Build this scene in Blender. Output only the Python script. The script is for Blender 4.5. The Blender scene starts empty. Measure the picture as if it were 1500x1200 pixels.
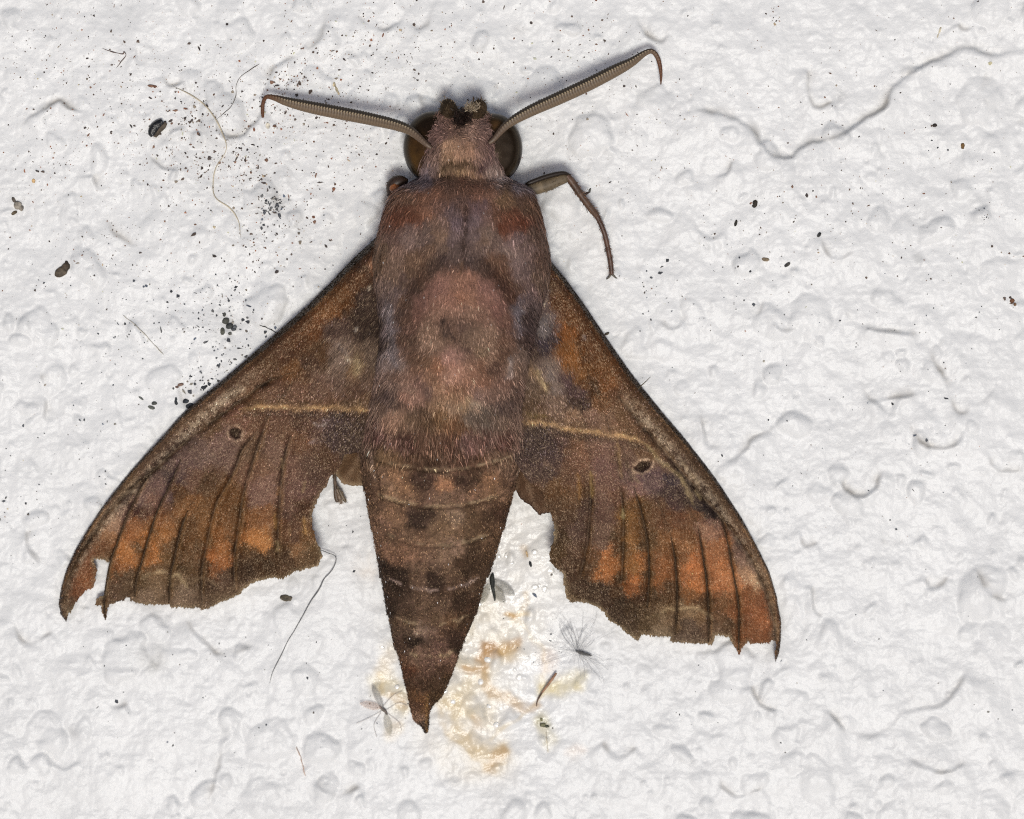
import bpy, math, random
import numpy as np
from mathutils import Vector, Matrix
from mathutils.geometry import delaunay_2d_cdt

# ---------------------------------------------------------------- camera, sky, sun
S = bpy.context.scene
COL = S.collection
S.unit_settings.scale_length = 0.006          # one unit is 6 mm: a moth about 6 cm across
rng = np.random.default_rng(11)
R = math.radians

DIST, TILT = 45.0, R(5.0)
CAM = np.array([0.0, DIST * math.sin(TILT), DIST * math.cos(TILT)])
FWD = -CAM / DIST
RIGHT = np.array([1.0, 0, 0])
UPV = np.cross(RIGHT, FWD)
cd = bpy.data.cameras.new("camera")
cam = bpy.data.objects.new("camera", cd)
COL.objects.link(cam)
cam.location = CAM
cam.rotation_euler = Matrix(np.stack([RIGHT, UPV, -FWD], 1).tolist()).to_euler()
cd.sensor_width = 36.0
cd.lens = 36.0 * DIST / 15.0
cd.clip_start, cd.clip_end = 1.0, 500.0
cd.dof.use_dof = True
cd.dof.focus_distance = DIST - 0.62
cd.dof.aperture_fstop = (cd.lens * 1e-3) / 0.65     # a 0.65 unit (about 4 mm) wide pupil
S.camera = cam
S.cycles.use_denoising = False
S.cycles.filter_width = 1.1

SUN_EL = R(72)
W = bpy.data.worlds.new("World")
S.world = W
W.use_nodes = True
wn = W.node_tree
bg = wn.nodes["Background"]
sky = wn.nodes.new("ShaderNodeTexSky")
sky.sky_type = 'NISHITA'
sky.sun_disc = False
sky.sun_elevation = SUN_EL
sky.sun_rotation = R(180)
sky.dust_density = 6.0
sky.ozone_density = 0.2
wn.links.new(sky.outputs[0], bg.inputs[0])
bg.inputs[1].default_value = 0.075
sl = bpy.data.lights.new("sun", 'SUN')
sl.energy = 1.65
sl.angle = R(15)
sl.color = (0.985, 1.0, 0.965)
so = bpy.data.objects.new("sun", sl)
COL.objects.link(so)
so.rotation_euler = Vector((-0.06, math.cos(SUN_EL), -math.sin(SUN_EL))).to_track_quat('-Z', 'Y').to_euler()
S.view_settings.view_transform = 'Standard'
S.view_settings.look = 'None'
S.view_settings.gamma = 1.0
S.view_settings.exposure = -0.06

# ---------------------------------------------------------------- helpers
def at(px, py, h):
    """World point h (in hundredths of a unit) above the plaster, on the sight line through a spot of the photograph."""
    px, py, h = np.broadcast_arrays(np.asarray(px, float), np.asarray(py, float), np.asarray(h, float))
    d = FWD * DIST + ((px - 750.0) / 100.0)[..., None] * RIGHT + ((600.0 - py) / 100.0)[..., None] * UPV
    t = (h / 100.0 - CAM[2]) / d[..., 2]
    return CAM + d * t[..., None]

def lin(c):
    c = np.asarray(c, float) / 255.0
    return np.where(c <= 0.04045, c / 12.92, ((c + 0.055) / 1.055) ** 2.4)

def vnoise(x, y, seed, scale):
    """Smooth value noise in -1..1, one octave."""
    t = np.random.default_rng(seed).random((256, 256)) * 2 - 1
    x = np.asarray(x, float) / scale + 1000.0; y = np.asarray(y, float) / scale + 1000.0
    xi = np.floor(x).astype(int); yi = np.floor(y).astype(int)
    fx = x - xi; fy = y - yi
    fx = fx * fx * fx * (fx * (fx * 6 - 15) + 10); fy = fy * fy * fy * (fy * (fy * 6 - 15) + 10)
    a = t[yi % 256, xi % 256]; b = t[yi % 256, (xi + 1) % 256]
    c = t[(yi + 1) % 256, xi % 256]; d = t[(yi + 1) % 256, (xi + 1) % 256]
    return (a * (1 - fx) + b * fx) * (1 - fy) + (c * (1 - fx) + d * fx) * fy

def fbm(x, y, seed, scale, octs=4, gain=0.5):
    r, a, tot = 0.0, 1.0, 0.0
    for i in range(octs):
        r = r + a * vnoise(x, y, seed + i, scale / 2 ** i); tot += a; a *= gain
    return r / tot

def seg_dist(x, y, line):
    """Distance to a polyline, which side (positive right of travel, y down), and arc position 0..1."""
    L = np.asarray(line, float)
    x = np.asarray(x, float); y = np.asarray(y, float)
    best = np.full(x.shape, 1e9); side = np.zeros(x.shape); pos = np.zeros(x.shape)
    sl_ = np.hypot(*np.diff(L, axis=0).T); cum = np.concatenate([[0], np.cumsum(sl_)])
    for i in range(len(L) - 1):
        ax, ay = L[i]; dx, dy = L[i + 1] - L[i]; l2 = dx * dx + dy * dy + 1e-9
        t = np.clip(((x - ax) * dx + (y - ay) * dy) / l2, 0, 1)
        ex = x - (ax + t * dx); ey = y - (ay + t * dy)
        d = np.hypot(ex, ey)
        m = d < best
        best = np.where(m, d, best)
        side = np.where(m, np.sign(ex * -dy + ey * dx), side)
        pos = np.where(m, (cum[i] + t * sl_[i]) / cum[-1], pos)
    return best, side, pos

def smooth_line(pts, step=3.0):
    """Catmull-Rom through the points (any number of columns), resampled every step in the first two."""
    P = np.asarray(pts, float)
    P = np.vstack([2 * P[0] - P[1], P, 2 * P[-1] - P[-2]])
    out = []
    for i in range(1, len(P) - 2):
        p0, p1, p2, p3 = P[i - 1:i + 3]
        n = max(1, int(round(np.hypot(*(p2 - p1)[:2]) / step)))
        for k in range(n):
            t = k / n
            out.append(0.5 * (2 * p1 + (p2 - p0) * t + (2 * p0 - 5 * p1 + 4 * p2 - p3) * t * t + (3 * p1 - p0 - 3 * p2 + p3) * t ** 3))
    out.append(P[-2])
    return np.array(out)

def build(name, v, f, mat, parent=None, col=None, smooth=True, extra=None):
    """One mesh object from numpy arrays; f is an n x 3 or n x 4 array, or a list of such arrays."""
    me = bpy.data.meshes.new(name)
    fs = [np.asarray(q, np.int32) for q in (f if isinstance(f, list) else [f])]
    v = np.asarray(v, float)
    me.vertices.add(len(v)); me.vertices.foreach_set("co", v.astype(np.float32).ravel())
    loops = np.concatenate([q.ravel() for q in fs])
    tot = np.concatenate([np.full(len(q), q.shape[1], np.int32) for q in fs])
    me.loops.add(len(loops)); me.loops.foreach_set("vertex_index", loops)
    me.polygons.add(len(tot))
    me.polygons.foreach_set("loop_start", np.concatenate([[0], np.cumsum(tot)[:-1]]).astype(np.int32))
    me.polygons.foreach_set("use_smooth", np.full(len(tot), smooth))
    me.update(calc_edges=True)
    if col is not None:
        a = me.attributes.new("Col", 'FLOAT_COLOR', 'POINT')
        c = np.ones((len(v), 4), np.float32); c[:, :3] = np.clip(col, 0, 1)
        a.data.foreach_set("color", c.ravel())
    for k, arr in (extra or {}).items():
        a = me.attributes.new(k, 'FLOAT', 'POINT'); a.data.foreach_set("value", np.asarray(arr, np.float32))
    me.materials.append(mat)
    o = bpy.data.objects.new(name, me)
    COL.objects.link(o)
    if parent is not None:
        o.parent = parent
        o.matrix_parent_inverse.identity()
        if parent.type == 'EMPTY':
            o.location = -np.array(parent.location)
    return o

def tag(o, label=None, cat=None, group=None, kind=None):
    for k, val in (("label", label), ("category", cat), ("group", group), ("kind", kind)):
        if val: o[k] = val
    return o

def empty(name, loc):
    o = bpy.data.objects.new(name, None); COL.objects.link(o); o.location = loc; o.empty_display_size = 0.2
    return o

def grid_faces(nr, nc, wrap=False):
    i, j = np.meshgrid(np.arange(nr - 1), np.arange(nc if wrap else nc - 1), indexing='ij')
    k = (j + 1) % nc
    return np.stack([i * nc + j, i * nc + k, (i + 1) * nc + k, (i + 1) * nc + j], -1).reshape(-1, 4)

def strips(root, d, side, ln, wd, bend, col):
    """Tapered two-piece blades: hairs and scales. All arrays n x 3 or n."""
    n = len(root)
    ln = np.asarray(ln)[:, None]; wd = np.asarray(wd)[:, None] * 0.5
    m = root + d * ln * 0.55 + bend * 0.3
    t = root + d * ln + bend
    v = np.stack([root - side * wd, root + side * wd, m - side * wd * 0.8, m + side * wd * 0.8, t], 1).reshape(-1, 3)
    b = np.arange(n)[:, None] * 5
    f4 = b + np.array([[0, 1, 3, 2]]); f3 = b + np.array([[2, 3, 4]])
    return v, [f4, f3], np.repeat(col, 5, 0)

def norm(a):
    return a / np.maximum(np.linalg.norm(a, axis=-1, keepdims=True), 1e-9)

def tube(line, rad, sides=8, flat=1.0):
    """Closed tube round a 3-D polyline."""
    P = np.asarray(line, float); n = len(P)
    T = norm(np.gradient(P, axis=0)); Z = np.array([0, 0, 1.0])
    Sd = norm(np.cross(T, Z)); U = np.cross(Sd, T)
    rad = np.broadcast_to(np.asarray(rad, float), (n,))
    a = np.linspace(0, 2 * np.pi, sides, endpoint=False)
    v = P[:, None] + rad[:, None, None] * (np.cos(a)[None, :, None] * Sd[:, None] + flat * np.sin(a)[None, :, None] * U[:, None])
    v = np.vstack([v.reshape(-1, 3), P[:1], P[-1:]])
    f = grid_faces(n, sides, True)
    k = np.arange(sides); q = (k + 1) % sides
    c0 = np.stack([q, k, np.full(sides, n * sides)], 1)
    c1 = np.stack([(n - 1) * sides + k, (n - 1) * sides + q, np.full(sides, n * sides + 1)], 1)
    return v, [f, c0, c1]

def lump(c, r, seed, n=2, squash=(1, 1, 1), rough=0.25, rot=0.0):
    """An irregular closed pebble: a ball of lat-long rings pushed in and out."""
    g = np.random.default_rng(seed)
    nr, nc = 3 + 2 * n, 6 + 3 * n
    th = np.linspace(0.0, np.pi, nr)[1:-1]; ph = np.linspace(0, 2 * np.pi, nc, endpoint=False)
    dirs = np.stack([np.sin(th)[:, None] * np.cos(ph), np.sin(th)[:, None] * np.sin(ph), np.cos(th)[:, None] + 0 * ph], -1).reshape(-1, 3)
    dirs = np.vstack([dirs, [[0, 0, 1], [0, 0, -1]]])
    k = g.normal(size=(5, 3)) * 1.6
    s = 1 + rough * np.sin(dirs @ k.T + g.random(5) * 6).mean(1) * 2 + rough * 0.35 * g.normal(size=len(dirs))
    v = dirs * s[:, None] * r * np.array(squash)
    cr, sr = math.cos(rot), math.sin(rot)
    v = v @ np.array([[cr, sr, 0], [-sr, cr, 0], [0, 0, 1]]) + c
    m = nr - 2
    f = grid_faces(m, nc, True); kk = np.arange(nc); q = (kk + 1) % nc
    return v, [f, np.stack([q, kk, np.full(nc, m * nc)], 1), np.stack([(m - 1) * nc + kk, (m - 1) * nc + q, np.full(nc, m * nc + 1)], 1)]

def join(parts):
    vs, f3, f4, cs, o = [], [], [], [], 0
    for p in parts:
        v, f = p[0], p[1]
        vs.append(v)
        for q in (f if isinstance(f, list) else [f]):
            (f3 if q.shape[1] == 3 else f4).append(np.asarray(q) + o)
        if len(p) > 2: cs.append(np.broadcast_to(p[2], (len(v), 3)))
        o += len(v)
    fs = ([np.vstack(f4)] if f4 else []) + ([np.vstack(f3)] if f3 else [])
    return np.vstack(vs), fs, (np.vstack(cs) if cs else None)

# ---------------------------------------------------------------- materials
def material(name, rough=0.5, spec=0.5, bump=0.0, bscale=30.0, cvar=0.0, cscale=60.0, coat=0.0, color=None, sheen=0.0, extra=None, tint=(1, 1, 1)):
    m = bpy.data.materials.new(name); m.use_nodes = True
    nt = m.node_tree; b = nt.nodes["Principled BSDF"]
    b.inputs["Roughness"].default_value = rough
    b.inputs["Specular IOR Level"].default_value = spec
    b.inputs["Coat Weight"].default_value = coat
    b.inputs["Specular Tint"].default_value = (*tint, 1)
    b.inputs["Coat Roughness"].default_value = 0.15
    b.inputs["Sheen Weight"].default_value = sheen
    tc = nt.nodes.new("ShaderNodeTexCoord")
    if color is None:
        at_ = nt.nodes.new("ShaderNodeAttribute"); at_.attribute_name = "Col"; src = at_.outputs["Color"]
    else:
        rgb = nt.nodes.new("ShaderNodeRGB"); rgb.outputs[0].default_value = (*color, 1); src = rgb.outputs[0]
    if cvar:
        nz = nt.nodes.new("ShaderNodeTexNoise"); nz.inputs["Scale"].default_value = cscale; nz.inputs["Detail"].default_value = 3
        nt.links.new(tc.outputs["Object"], nz.inputs["Vector"])
        mr = nt.nodes.new("ShaderNodeMapRange")
        mr.inputs[1].default_value = 0.25; mr.inputs[2].default_value = 0.75
        mr.inputs[3].default_value = 1 - cvar; mr.inputs[4].default_value = 1 + cvar
        nt.links.new(nz.outputs["Fac"], mr.inputs[0])
        mx = nt.nodes.new("ShaderNodeVectorMath"); mx.operation = 'SCALE'
        nt.links.new(src, mx.inputs[0]); nt.links.new(mr.outputs[0], mx.inputs["Scale"]); src = mx.outputs[0]
    nt.links.new(src, b.inputs["Base Color"])
    if bump:
        nb = nt.nodes.new("ShaderNodeTexNoise"); nb.inputs["Scale"].default_value = bscale; nb.inputs["Detail"].default_value = 4
        nt.links.new(tc.outputs["Object"], nb.inputs["Vector"])
        bp = nt.nodes.new("ShaderNodeBump"); bp.inputs["Strength"].default_value = 1.0; bp.inputs["Distance"].default_value = bump
        nt.links.new(nb.outputs["Fac"], bp.inputs["Height"]); nt.links.new(bp.outputs[0], b.inputs["Normal"])
    if extra: extra(nt, b)
    return m

def wet_roughness(nt, b):
    a = nt.nodes.new("ShaderNodeAttribute"); a.attribute_name = "Wet"
    mr = nt.nodes.new("ShaderNodeMapRange")
    mr.inputs[3].default_value = 0.37; mr.inputs[4].default_value = 0.18
    nt.links.new(a.outputs["Fac"], mr.inputs[0]); nt.links.new(mr.outputs[0], b.inputs["Roughness"])

M_WALL = material("white_paint", 0.36, 0.32, bump=0.009, bscale=15, cvar=0.03, cscale=9, extra=wet_roughness)
M_WING = material("wing_membrane", 0.36, 0.4, bump=0.012, bscale=45, cvar=0.22, cscale=38, tint=(1.0, .74, .5))
M_SCALE = material("wing_scale", 0.36, 0.45, tint=(1.0, .74, .5))
M_BODY = material("moth_cuticle", 0.65, 0.15, bump=0.02, bscale=40, cvar=0.25, cscale=35, tint=(1.0, .74, .5))
M_FUR = material("moth_hair", 0.45, 0.35, tint=(1.0, .74, .5))
M_EYE = material("compound_eye", 0.10, 0.14, bump=0.002, bscale=70, cvar=0.25, cscale=50, tint=(1.0, .78, .55))
M_SHELL = material("antenna_cuticle", 0.45, 0.4, cvar=0.15, cscale=60)
M_GRIT = material("grit", 0.7, 0.3, cvar=0.3, cscale=40)
M_HUSK = material("husk", 0.25, 0.5, bump=0.02, bscale=20, cvar=0.3, cscale=20)
M_FIBRE = material("fibre", 0.6, 0.3, cvar=0.15, cscale=10)
M_GLINT_BEAD = material("glint_bead", 0.05, 0.9, color=(0.80, 0.785, 0.74), coat=1.0)  # opaque cream gloss of the added highlight beads
def filmy(nt, b):
    b.inputs["Alpha"].default_value = 0.25
M_FILM = material("insect_film", 0.4, 0.5, cvar=0.2, cscale=30, extra=filmy)


# ---------------------------------------------------------------- the painted plaster
# lips and folds of the thick paint (upper side lower, lower side raised); x, y in hundredths of a unit
LIPS = [
 (6.6, 40, [(1000,150),(1025,161),(1060,168),(1085,178),(1105,190),(1112,205),(1125,222),(1145,230),(1160,228),(1175,215),(1200,205),(1230,198),(1255,180),(1290,160),(1310,125),(1345,100),(1380,83),(1415,68),(1450,80),(1480,75),(1520,68)]),
 (4, 20, [(1000,278),(1025,260),(1050,257),(1068,250),(1074,232)]),
 (4, 18, [(1445,100),(1437,130),(1450,160),(1475,175),(1510,182)]),
 (4, 15, [(1203,345),(1210,370),(1230,378),(1250,370)]),
 (5, 25, [(1235,455),(1250,470),(1275,480),(1310,484),(1348,490)]),
 (5, 22, [(1350,492),(1370,530),(1385,560),(1400,602),(1420,601),(1445,582),(1467,560)]),
 (5, 18, [(1260,556),(1275,588),(1300,585),(1347,577)]),
 (5, 16, [(1228,700),(1240,718),(1260,726),(1280,716),(1292,688)]),
 (5, 20, [(1022,600),(1035,648),(1055,660),(1070,676),(1090,660),(1105,640),(1142,628)]),
 (4, 16, [(1330,615),(1345,645),(1370,656),(1400,650),(1407,628)]),
 (5, 22, [(32,188),(45,172),(65,160),(88,148),(100,157),(120,163),(140,160)]),
 (5, 16, [(215,202),(220,230),(240,244),(262,241),(272,218)]),
 (6, 22, [(318,172),(322,190),(335,200),(355,198),(370,181),(387,160)]),
 (4, 12, [(240,110),(250,126),(272,118)]), (4, 10, [(200,72),(203,92),(217,95)]),
 (4, 18, [(137,252),(145,275),(158,282)]), (4, 24, [(153,285),(162,335),(180,350),(205,360),(240,361)]),
 (3, 18, [(42,460),(50,490),(75,508),(92,500)]), (3, 18, [(113,465),(120,500),(138,512)]),
 (5, 26, [(383,150),(396,105),(415,90),(440,80),(462,66),(474,50),(478,10)]),
 (6, 22, [(520,20),(540,36),(565,43),(582,32),(595,28),(610,42),(624,38),(632,20),(632,2)]),
 (6, 14, [(613,135),(622,152),(640,148),(655,136),(664,120)]), (4, 10, [(512,75),(522,86),(532,76)]),
 (6, 30, [(1207,1035),(1240,1070),(1270,1078),(1300,1068),(1320,1048),(1345,1038),(1375,1035),(1400,1010),(1422,978)]),
 (4, 20, [(1188,855),(1190,890),(1207,905)]), (5, 12, [(1355,843),(1364,860),(1378,858),(1388,845)]),
 (4, 20, [(18,900),(30,935),(50,941),(78,922)]), (4, 26, [(270,905),(310,950),(330,960),(375,945)]),
 (4, 26, [(300,1185),(312,1150),(330,1080),(345,1060)]), (4, 22, [(35,775),(48,815),(66,828),(90,832)]),
 (4, 18, [(60,545),(68,580),(66,620)]), (3, 16, [(165,560),(172,600),(180,632)]),
 (4, 16, [(930,20),(942,45),(965,60),(985,50)]), (4, 18, [(880,150),(902,172),(920,160)]),
 (5, 15, [(730,120),(728,140),(738,158)]), (4, 18, [(1180,100),(1190,150),(1205,158),(1222,148)]),
 (4, 18, [(1402,35),(1410,45),(1425,42)]), (4, 16, [(1010,310),(1030,345),(1050,350)]),
 (4, 20, [(960,470),(985,480),(1010,462)]), (4, 16, [(1075,455),(1090,465),(1110,458),(1120,440)]),
 (4, 14, [(1125,460),(1140,478),(1160,480),(1172,470)]), (4, 16, [(1440,660),(1465,690),(1500,688)]),
 (4, 18, [(1290,790),(1305,800),(1328,795)]), (4, 16, [(1170,775),(1180,800),(1200,795)]),
 (4, 20, [(455,1140),(490,1165),(530,1150)]), (4, 18, [(880,1085),(905,1110),(935,1095)]),
 (4, 18, [(150,1010),(165,1035),(190,1030)]), (3, 18, [(60,1100),(90,1125),(120,1112)]),
 (4, 16, [(1100,1000),(1115,1035),(1140,1040)]), (4, 18, [(1330,1110),(1375,1130),(1420,1118)]),
 (4, 18, [(1430,830),(1450,870),(1480,880)]), (4, 18, [(1050,1150),(1085,1165),(1120,1150)]),
 (4, 14, [(260,560),(268,590),(285,600)]), (3, 14, [(90,620),(100,650),(118,652)]),
]
random.seed(5)
for i in range(40):                          # many smaller lips in the same paint, where the photograph's surface is lumpy
    x, y = random.uniform(-400, 1900), random.uniform(-350, 1550)
    if 1080 < x < 1330 and y < 190 or 60 < x < 160 and 20 < y < 130: continue
    r = random.uniform(6, 20); a0 = random.uniform(2.6, 3.6); a1 = random.uniform(-0.5, 0.6)
    LIPS.append((random.uniform(1.2, 2.6), r, [(x + r * math.cos(a) * random.uniform(.85, 1.15), y + r * math.sin(a) * random.uniform(.7, 1)) for a in np.linspace(a0, a1, 6)]))
LIPS = [(s, L, smooth_line(p, 4)) for s, L, p in LIPS]

def bumps(x, y):
    """Rounded paint blobs: the taller wins where two meet, so that creases stay between them."""
    g = np.random.default_rng(3)
    h = np.zeros(x.shape)
    for i in range(1500):
        cx, cy = g.uniform(-450, 1950), g.uniform(-400, 1600)
        r = g.choice([7, 10, 15, 22, 32], p=[.30, .28, .24, .13, .05]) * g.uniform(.8, 1.25)
        asp = g.uniform(.65, 1.0); an = g.uniform(0, 3.14); hh = (1.7 + r * .18) * g.uniform(.45, 1.4)
        flat = 1080 < cx < 1330 and cy < 190 or 40 < cx < 170 and 20 < cy < 140 or 1230 < cx < 1400 and 900 < cy < 1050
        if flat: hh *= 0.2
        i0, i1 = np.searchsorted(x[0], [cx - r * 1.1, cx + r * 1.1]); j0, j1 = np.searchsorted(y[:, 0], [cy - r * 1.1, cy + r * 1.1])
        if i1 <= i0 or j1 <= j0: continue
        X = x[j0:j1, i0:i1] - cx; Y = y[j0:j1, i0:i1] - cy
        u = X * math.cos(an) + Y * math.sin(an); v = (-X * math.sin(an) + Y * math.cos(an)) / asp
        d = np.clip(1 - (u * u + v * v) / (r * r), 0, 1)
        d = hh * (.62 * (1 - np.exp(-3.4 * d)) + .38 * d ** 1.5)
        h[j0:j1, i0:i1] = np.maximum(h[j0:j1, i0:i1], d) + 0.25 * np.minimum(h[j0:j1, i0:i1], d)
    return h

out = np.cumsum(6 * 1.13 ** np.arange(1, 42))
gx = np.concatenate([-150 - out[::-1], np.arange(-150, 1650.1, 2.25), 1650 + out])
gy = np.concatenate([-150 - out[::-1], np.arange(-150, 1350.1, 2.25), 1350 + out])
GX, GY = np.meshgrid(gx, gy)
wx = GX + 15 * fbm(GX, GY, 50, 42, 3, .6); wy = GY + 15 * fbm(GX, GY, 60, 42, 3, .6)      # ragged edges
H = bumps(GX, GY)
hx = np.interp(wx, gx, np.arange(len(gx))); hy = np.interp(wy, gy, np.arange(len(gy)))
def bil(A, hx, hy):
    i = np.clip(np.floor(hx).astype(int), 0, A.shape[1] - 2); j = np.clip(np.floor(hy).astype(int), 0, A.shape[0] - 2)
    fx = hx - i; fy = hy - j
    return (A[j, i] * (1 - fx) + A[j, i + 1] * fx) * (1 - fy) + (A[j + 1, i] * (1 - fx) + A[j + 1, i + 1] * fx) * fy
H = bil(H, hx, hy)
H += 5.0 * fbm(GX, GY, 1, 170, 2) + 3.6 * fbm(GX, GY, 5, 60, 3) + 1.3 * fbm(GX, GY, 9, 20, 2) + 0.5 * np.abs(fbm(GX, GY, 12, 9, 2)) * 2
calm = np.exp(-(((GX - 1205) / 150) ** 4 + ((GY - 90) / 110) ** 4)) + np.exp(-(((GX - 110) / 75) ** 4 + ((GY - 80) / 65) ** 4)) + np.exp(-(((GX - 1315) / 90) ** 4 + ((GY - 985) / 70) ** 4))
H += 3.0 * np.abs(fbm(wx, wy, 13, 52, 2)) * (1 - .85 * np.clip(calm, 0, 1)) * np.clip(.7 + .6 * vnoise(GX, GY, 15, 200), .2, 1.3)
DIRT = np.zeros(GX.shape)
wx2 = GX + 3.5 * fbm(GX, GY, 70, 22, 3); wy2 = GY + 3.5 * fbm(GX, GY, 80, 22, 3)
for s, L, line in LIPS:
    m = 3.2 * L + 8
    i0, i1 = np.searchsorted(gx, [line[:, 0].min() - m, line[:, 0].max() + m])
    j0, j1 = np.searchsorted(gy, [line[:, 1].min() - m, line[:, 1].max() + m])
    if i1 <= i0 or j1 <= j0: continue
    sl2 = np.s_[j0:j1, i0:i1]
    d, sd, pos = seg_dist(wx2[sl2], wy2[sl2], line)
    env = np.clip(np.minimum(pos, 1 - pos) / 0.12, 0, 1)
    env = env * env * (3 - 2 * env) * (np.clip(0.75 + 0.9 * vnoise(GX[sl2], GY[sl2], 90, 26), 0.1, 1.5) if s < 6.5 else 1.1 + .45 * vnoise(GX[sl2], GY[sl2], 90, 26))
    sg = d * sd
    ww = 2.6 * np.exp(0.9 * vnoise(GX[sl2], GY[sl2], 95, 33))
    step = np.where(sg > 0, np.exp(-sg / L) * (1 - np.exp(-sg / ww)), -0.35 * np.exp(sg / (0.5 * L)) * (1 - np.exp(sg / 2.0)))
    H[sl2] += (1.1 * s if s > 5.5 else .95 * s) * env * step
    if s > 3.9:
        DIRT[sl2] = np.maximum(DIRT[sl2], env * np.exp(-(np.maximum(sg, -sg * 0.45) / 2.6) ** 1.3) * np.clip(0.55 + 0.8 * vnoise(GX[sl2], GY[sl2], 91, 17), 0, 1))

# albedo: white paint, faint grime along the lips, and the brown stain beside the tip of the abdomen
white = lin([229, 229, 228])
ALB = np.broadcast_to(white, GX.shape + (3,)).copy()
ALB *= (1 + 0.035 * fbm(GX, GY, 20, 90, 3))[..., None]
def tint(mask, c):
    global ALB
    ALB = ALB * (1 - mask[..., None]) + lin(c) * mask[..., None]
tint(0.42 * DIRT, [150, 140, 124])
# thin grey grime where the grit gathers
for (x, y, r, a, c) in [(300,215,80,.10,[150,145,135]),(410,320,70,.10,[140,138,132]),(330,475,26,.30,[110,110,105]),(400,300,20,.25,[130,128,120]),
        (105,1072,11,.30,[110,110,110]),(222,962,22,.26,[140,135,120]),(225,975,9,.35,[110,108,100]),(1232,140,10,.28,[120,120,120]),(1345,380,9,.35,[120,122,122]),
        (1350,320,22,.16,[120,122,125]),(985,170,26,.15,[140,140,145]),(1430,300,20,.15,[130,132,132]),(300,598,13,.45,[80,82,80]),(540,830,20,.25,[215,190,160]),
        (1470,870,14,.2,[140,140,140]),(1130,960,12,.2,[150,148,145]),(760,45,16,.15,[140,135,130]),(20,300,25,.12,[150,145,140])]:
    tint(a * np.exp(-((GX - x) ** 2 + (GY - y) ** 2) / r ** 2) * np.clip(0.8 + 1.1 * fbm(GX, GY, 25, 14, 3), 0, 1.3), c)
WET = np.zeros(GX.shape)
STAIN = [  # colour, strength, width, line
 ([204,176,124], .5, 4, [(642,1040),(654,1076),(690,1104),(706,1128),(736,1118)]), ([214,192,150], .45, 4, [(744,905),(784,926),(800,975),(792,1026),(748,1058),(722,1084)]), ([196,160,104], .5, 4, [(552,985),(560,1018),(584,1032)]),
 ([226,212,186], .26, 40, [(705,900),(715,960),(700,1040)]), ([216,198,164], .3, 24, [(690,1000),(715,1060),(712,1100)]),
 ([236,226,205], .26, 62, [(760,790),(770,850),(730,900)]), ([234,222,196], .3, 42, [(700,905),(735,930),(770,925)]), ([238,228,205], .24, 60, [(690,960),(700,1010),(690,1080)]),
 ([222,204,166], .45, 26, [(668,972),(690,985),(664,1020),(680,1045)]), ([214,190,140], .55, 15, [(650,1035),(660,1045),(668,1030)]),
 ([166,118,60], .75, 7, [(697,960),(705,947),(716,945)]), ([186,142,86], .7, 8, [(708,950),(735,954),(755,948),(764,944)]), ([205,175,120], .55, 12, [(740,956),(760,958)]),
 ([190,146,86], .7, 8, [(700,958),(699,975),(690,980),(676,976)]), ([200,164,110], .6, 7, [(705,985),(710,1000),(722,1016),(744,1029),(770,1036),(790,1038)]),
 ([210,184,135], .6, 17, [(672,1080),(690,1085),(705,1100),(718,1120),(735,1104)]), ([190,152,96], .6, 9, [(700,1055),(702,1062)]), ([186,146,86], .7, 8, [(712,1127),(722,1112),(737,1103)]),
 ([222,205,150], .65, 16, [(800,1005),(820,1006),(840,1002)]), ([216,204,165], .55, 13, [(795,1060),(802,1085)]), ([150,145,110], .6, 7, [(795,1062),(806,1066)]),
 ([218,202,160], .6, 20, [(555,1000),(575,1012),(585,1025)]), ([184,146,90], .65, 8, [(575,1020),(592,1026)]), ([225,205,170], .45, 14, [(556,985),(570,950)]),
 ([214,185,130], .6, 5, [(745,902),(765,898),(772,897)]), ([196,150,85], .6, 5, [(743,903),(748,903)]), ([190,160,110], .55, 5, [(768,870),(771,880),(768,888)]),
 ([190,165,130], .55, 5, [(770,808),(775,816)]), ([215,195,160], .5, 12, [(570,1075),(575,1060)]), ([220,205,180], .2, 40, [(640,1080),(690,1110),(720,1115)]),
 ([225,190,165], .3, 12, [(798,955),(800,970)]), ([228,205,185], .3, 10, [(830,1105),(845,1100)])]
for c, a, w, line in STAIN:
    m = 3 * w + 10; L = np.asarray(line, float)
    i0, i1 = np.searchsorted(gx, [L[:, 0].min() - m, L[:, 0].max() + m]); j0, j1 = np.searchsorted(gy, [L[:, 1].min() - m, L[:, 1].max() + m])
    sl2 = np.s_[j0:j1, i0:i1]
    d, _, _ = seg_dist(wx2[sl2] + 1.2 * (wx[sl2] - GX[sl2]) * 0.7, wy2[sl2] + 0.8 * (wy[sl2] - GY[sl2]), line)
    mk = np.zeros(GX.shape); mk[sl2] = a * np.exp(-(d / w) ** 3) * np.clip(0.85 + 0.55 * fbm(GX[sl2], GY[sl2], 33, 18, 3), 0.1, 1.15)
    tint(np.clip(mk, 0, 1), c); WET = np.maximum(WET, np.clip(mk * 1.6, 0, 1))
WET = np.maximum(WET, np.exp(-(((GX - 735) / 90) ** 4 + ((GY - 930) / 180) ** 4)) * np.clip(0.9 + 0.9 * fbm(GX, GY, 34, 40, 2), 0, 1))

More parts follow.
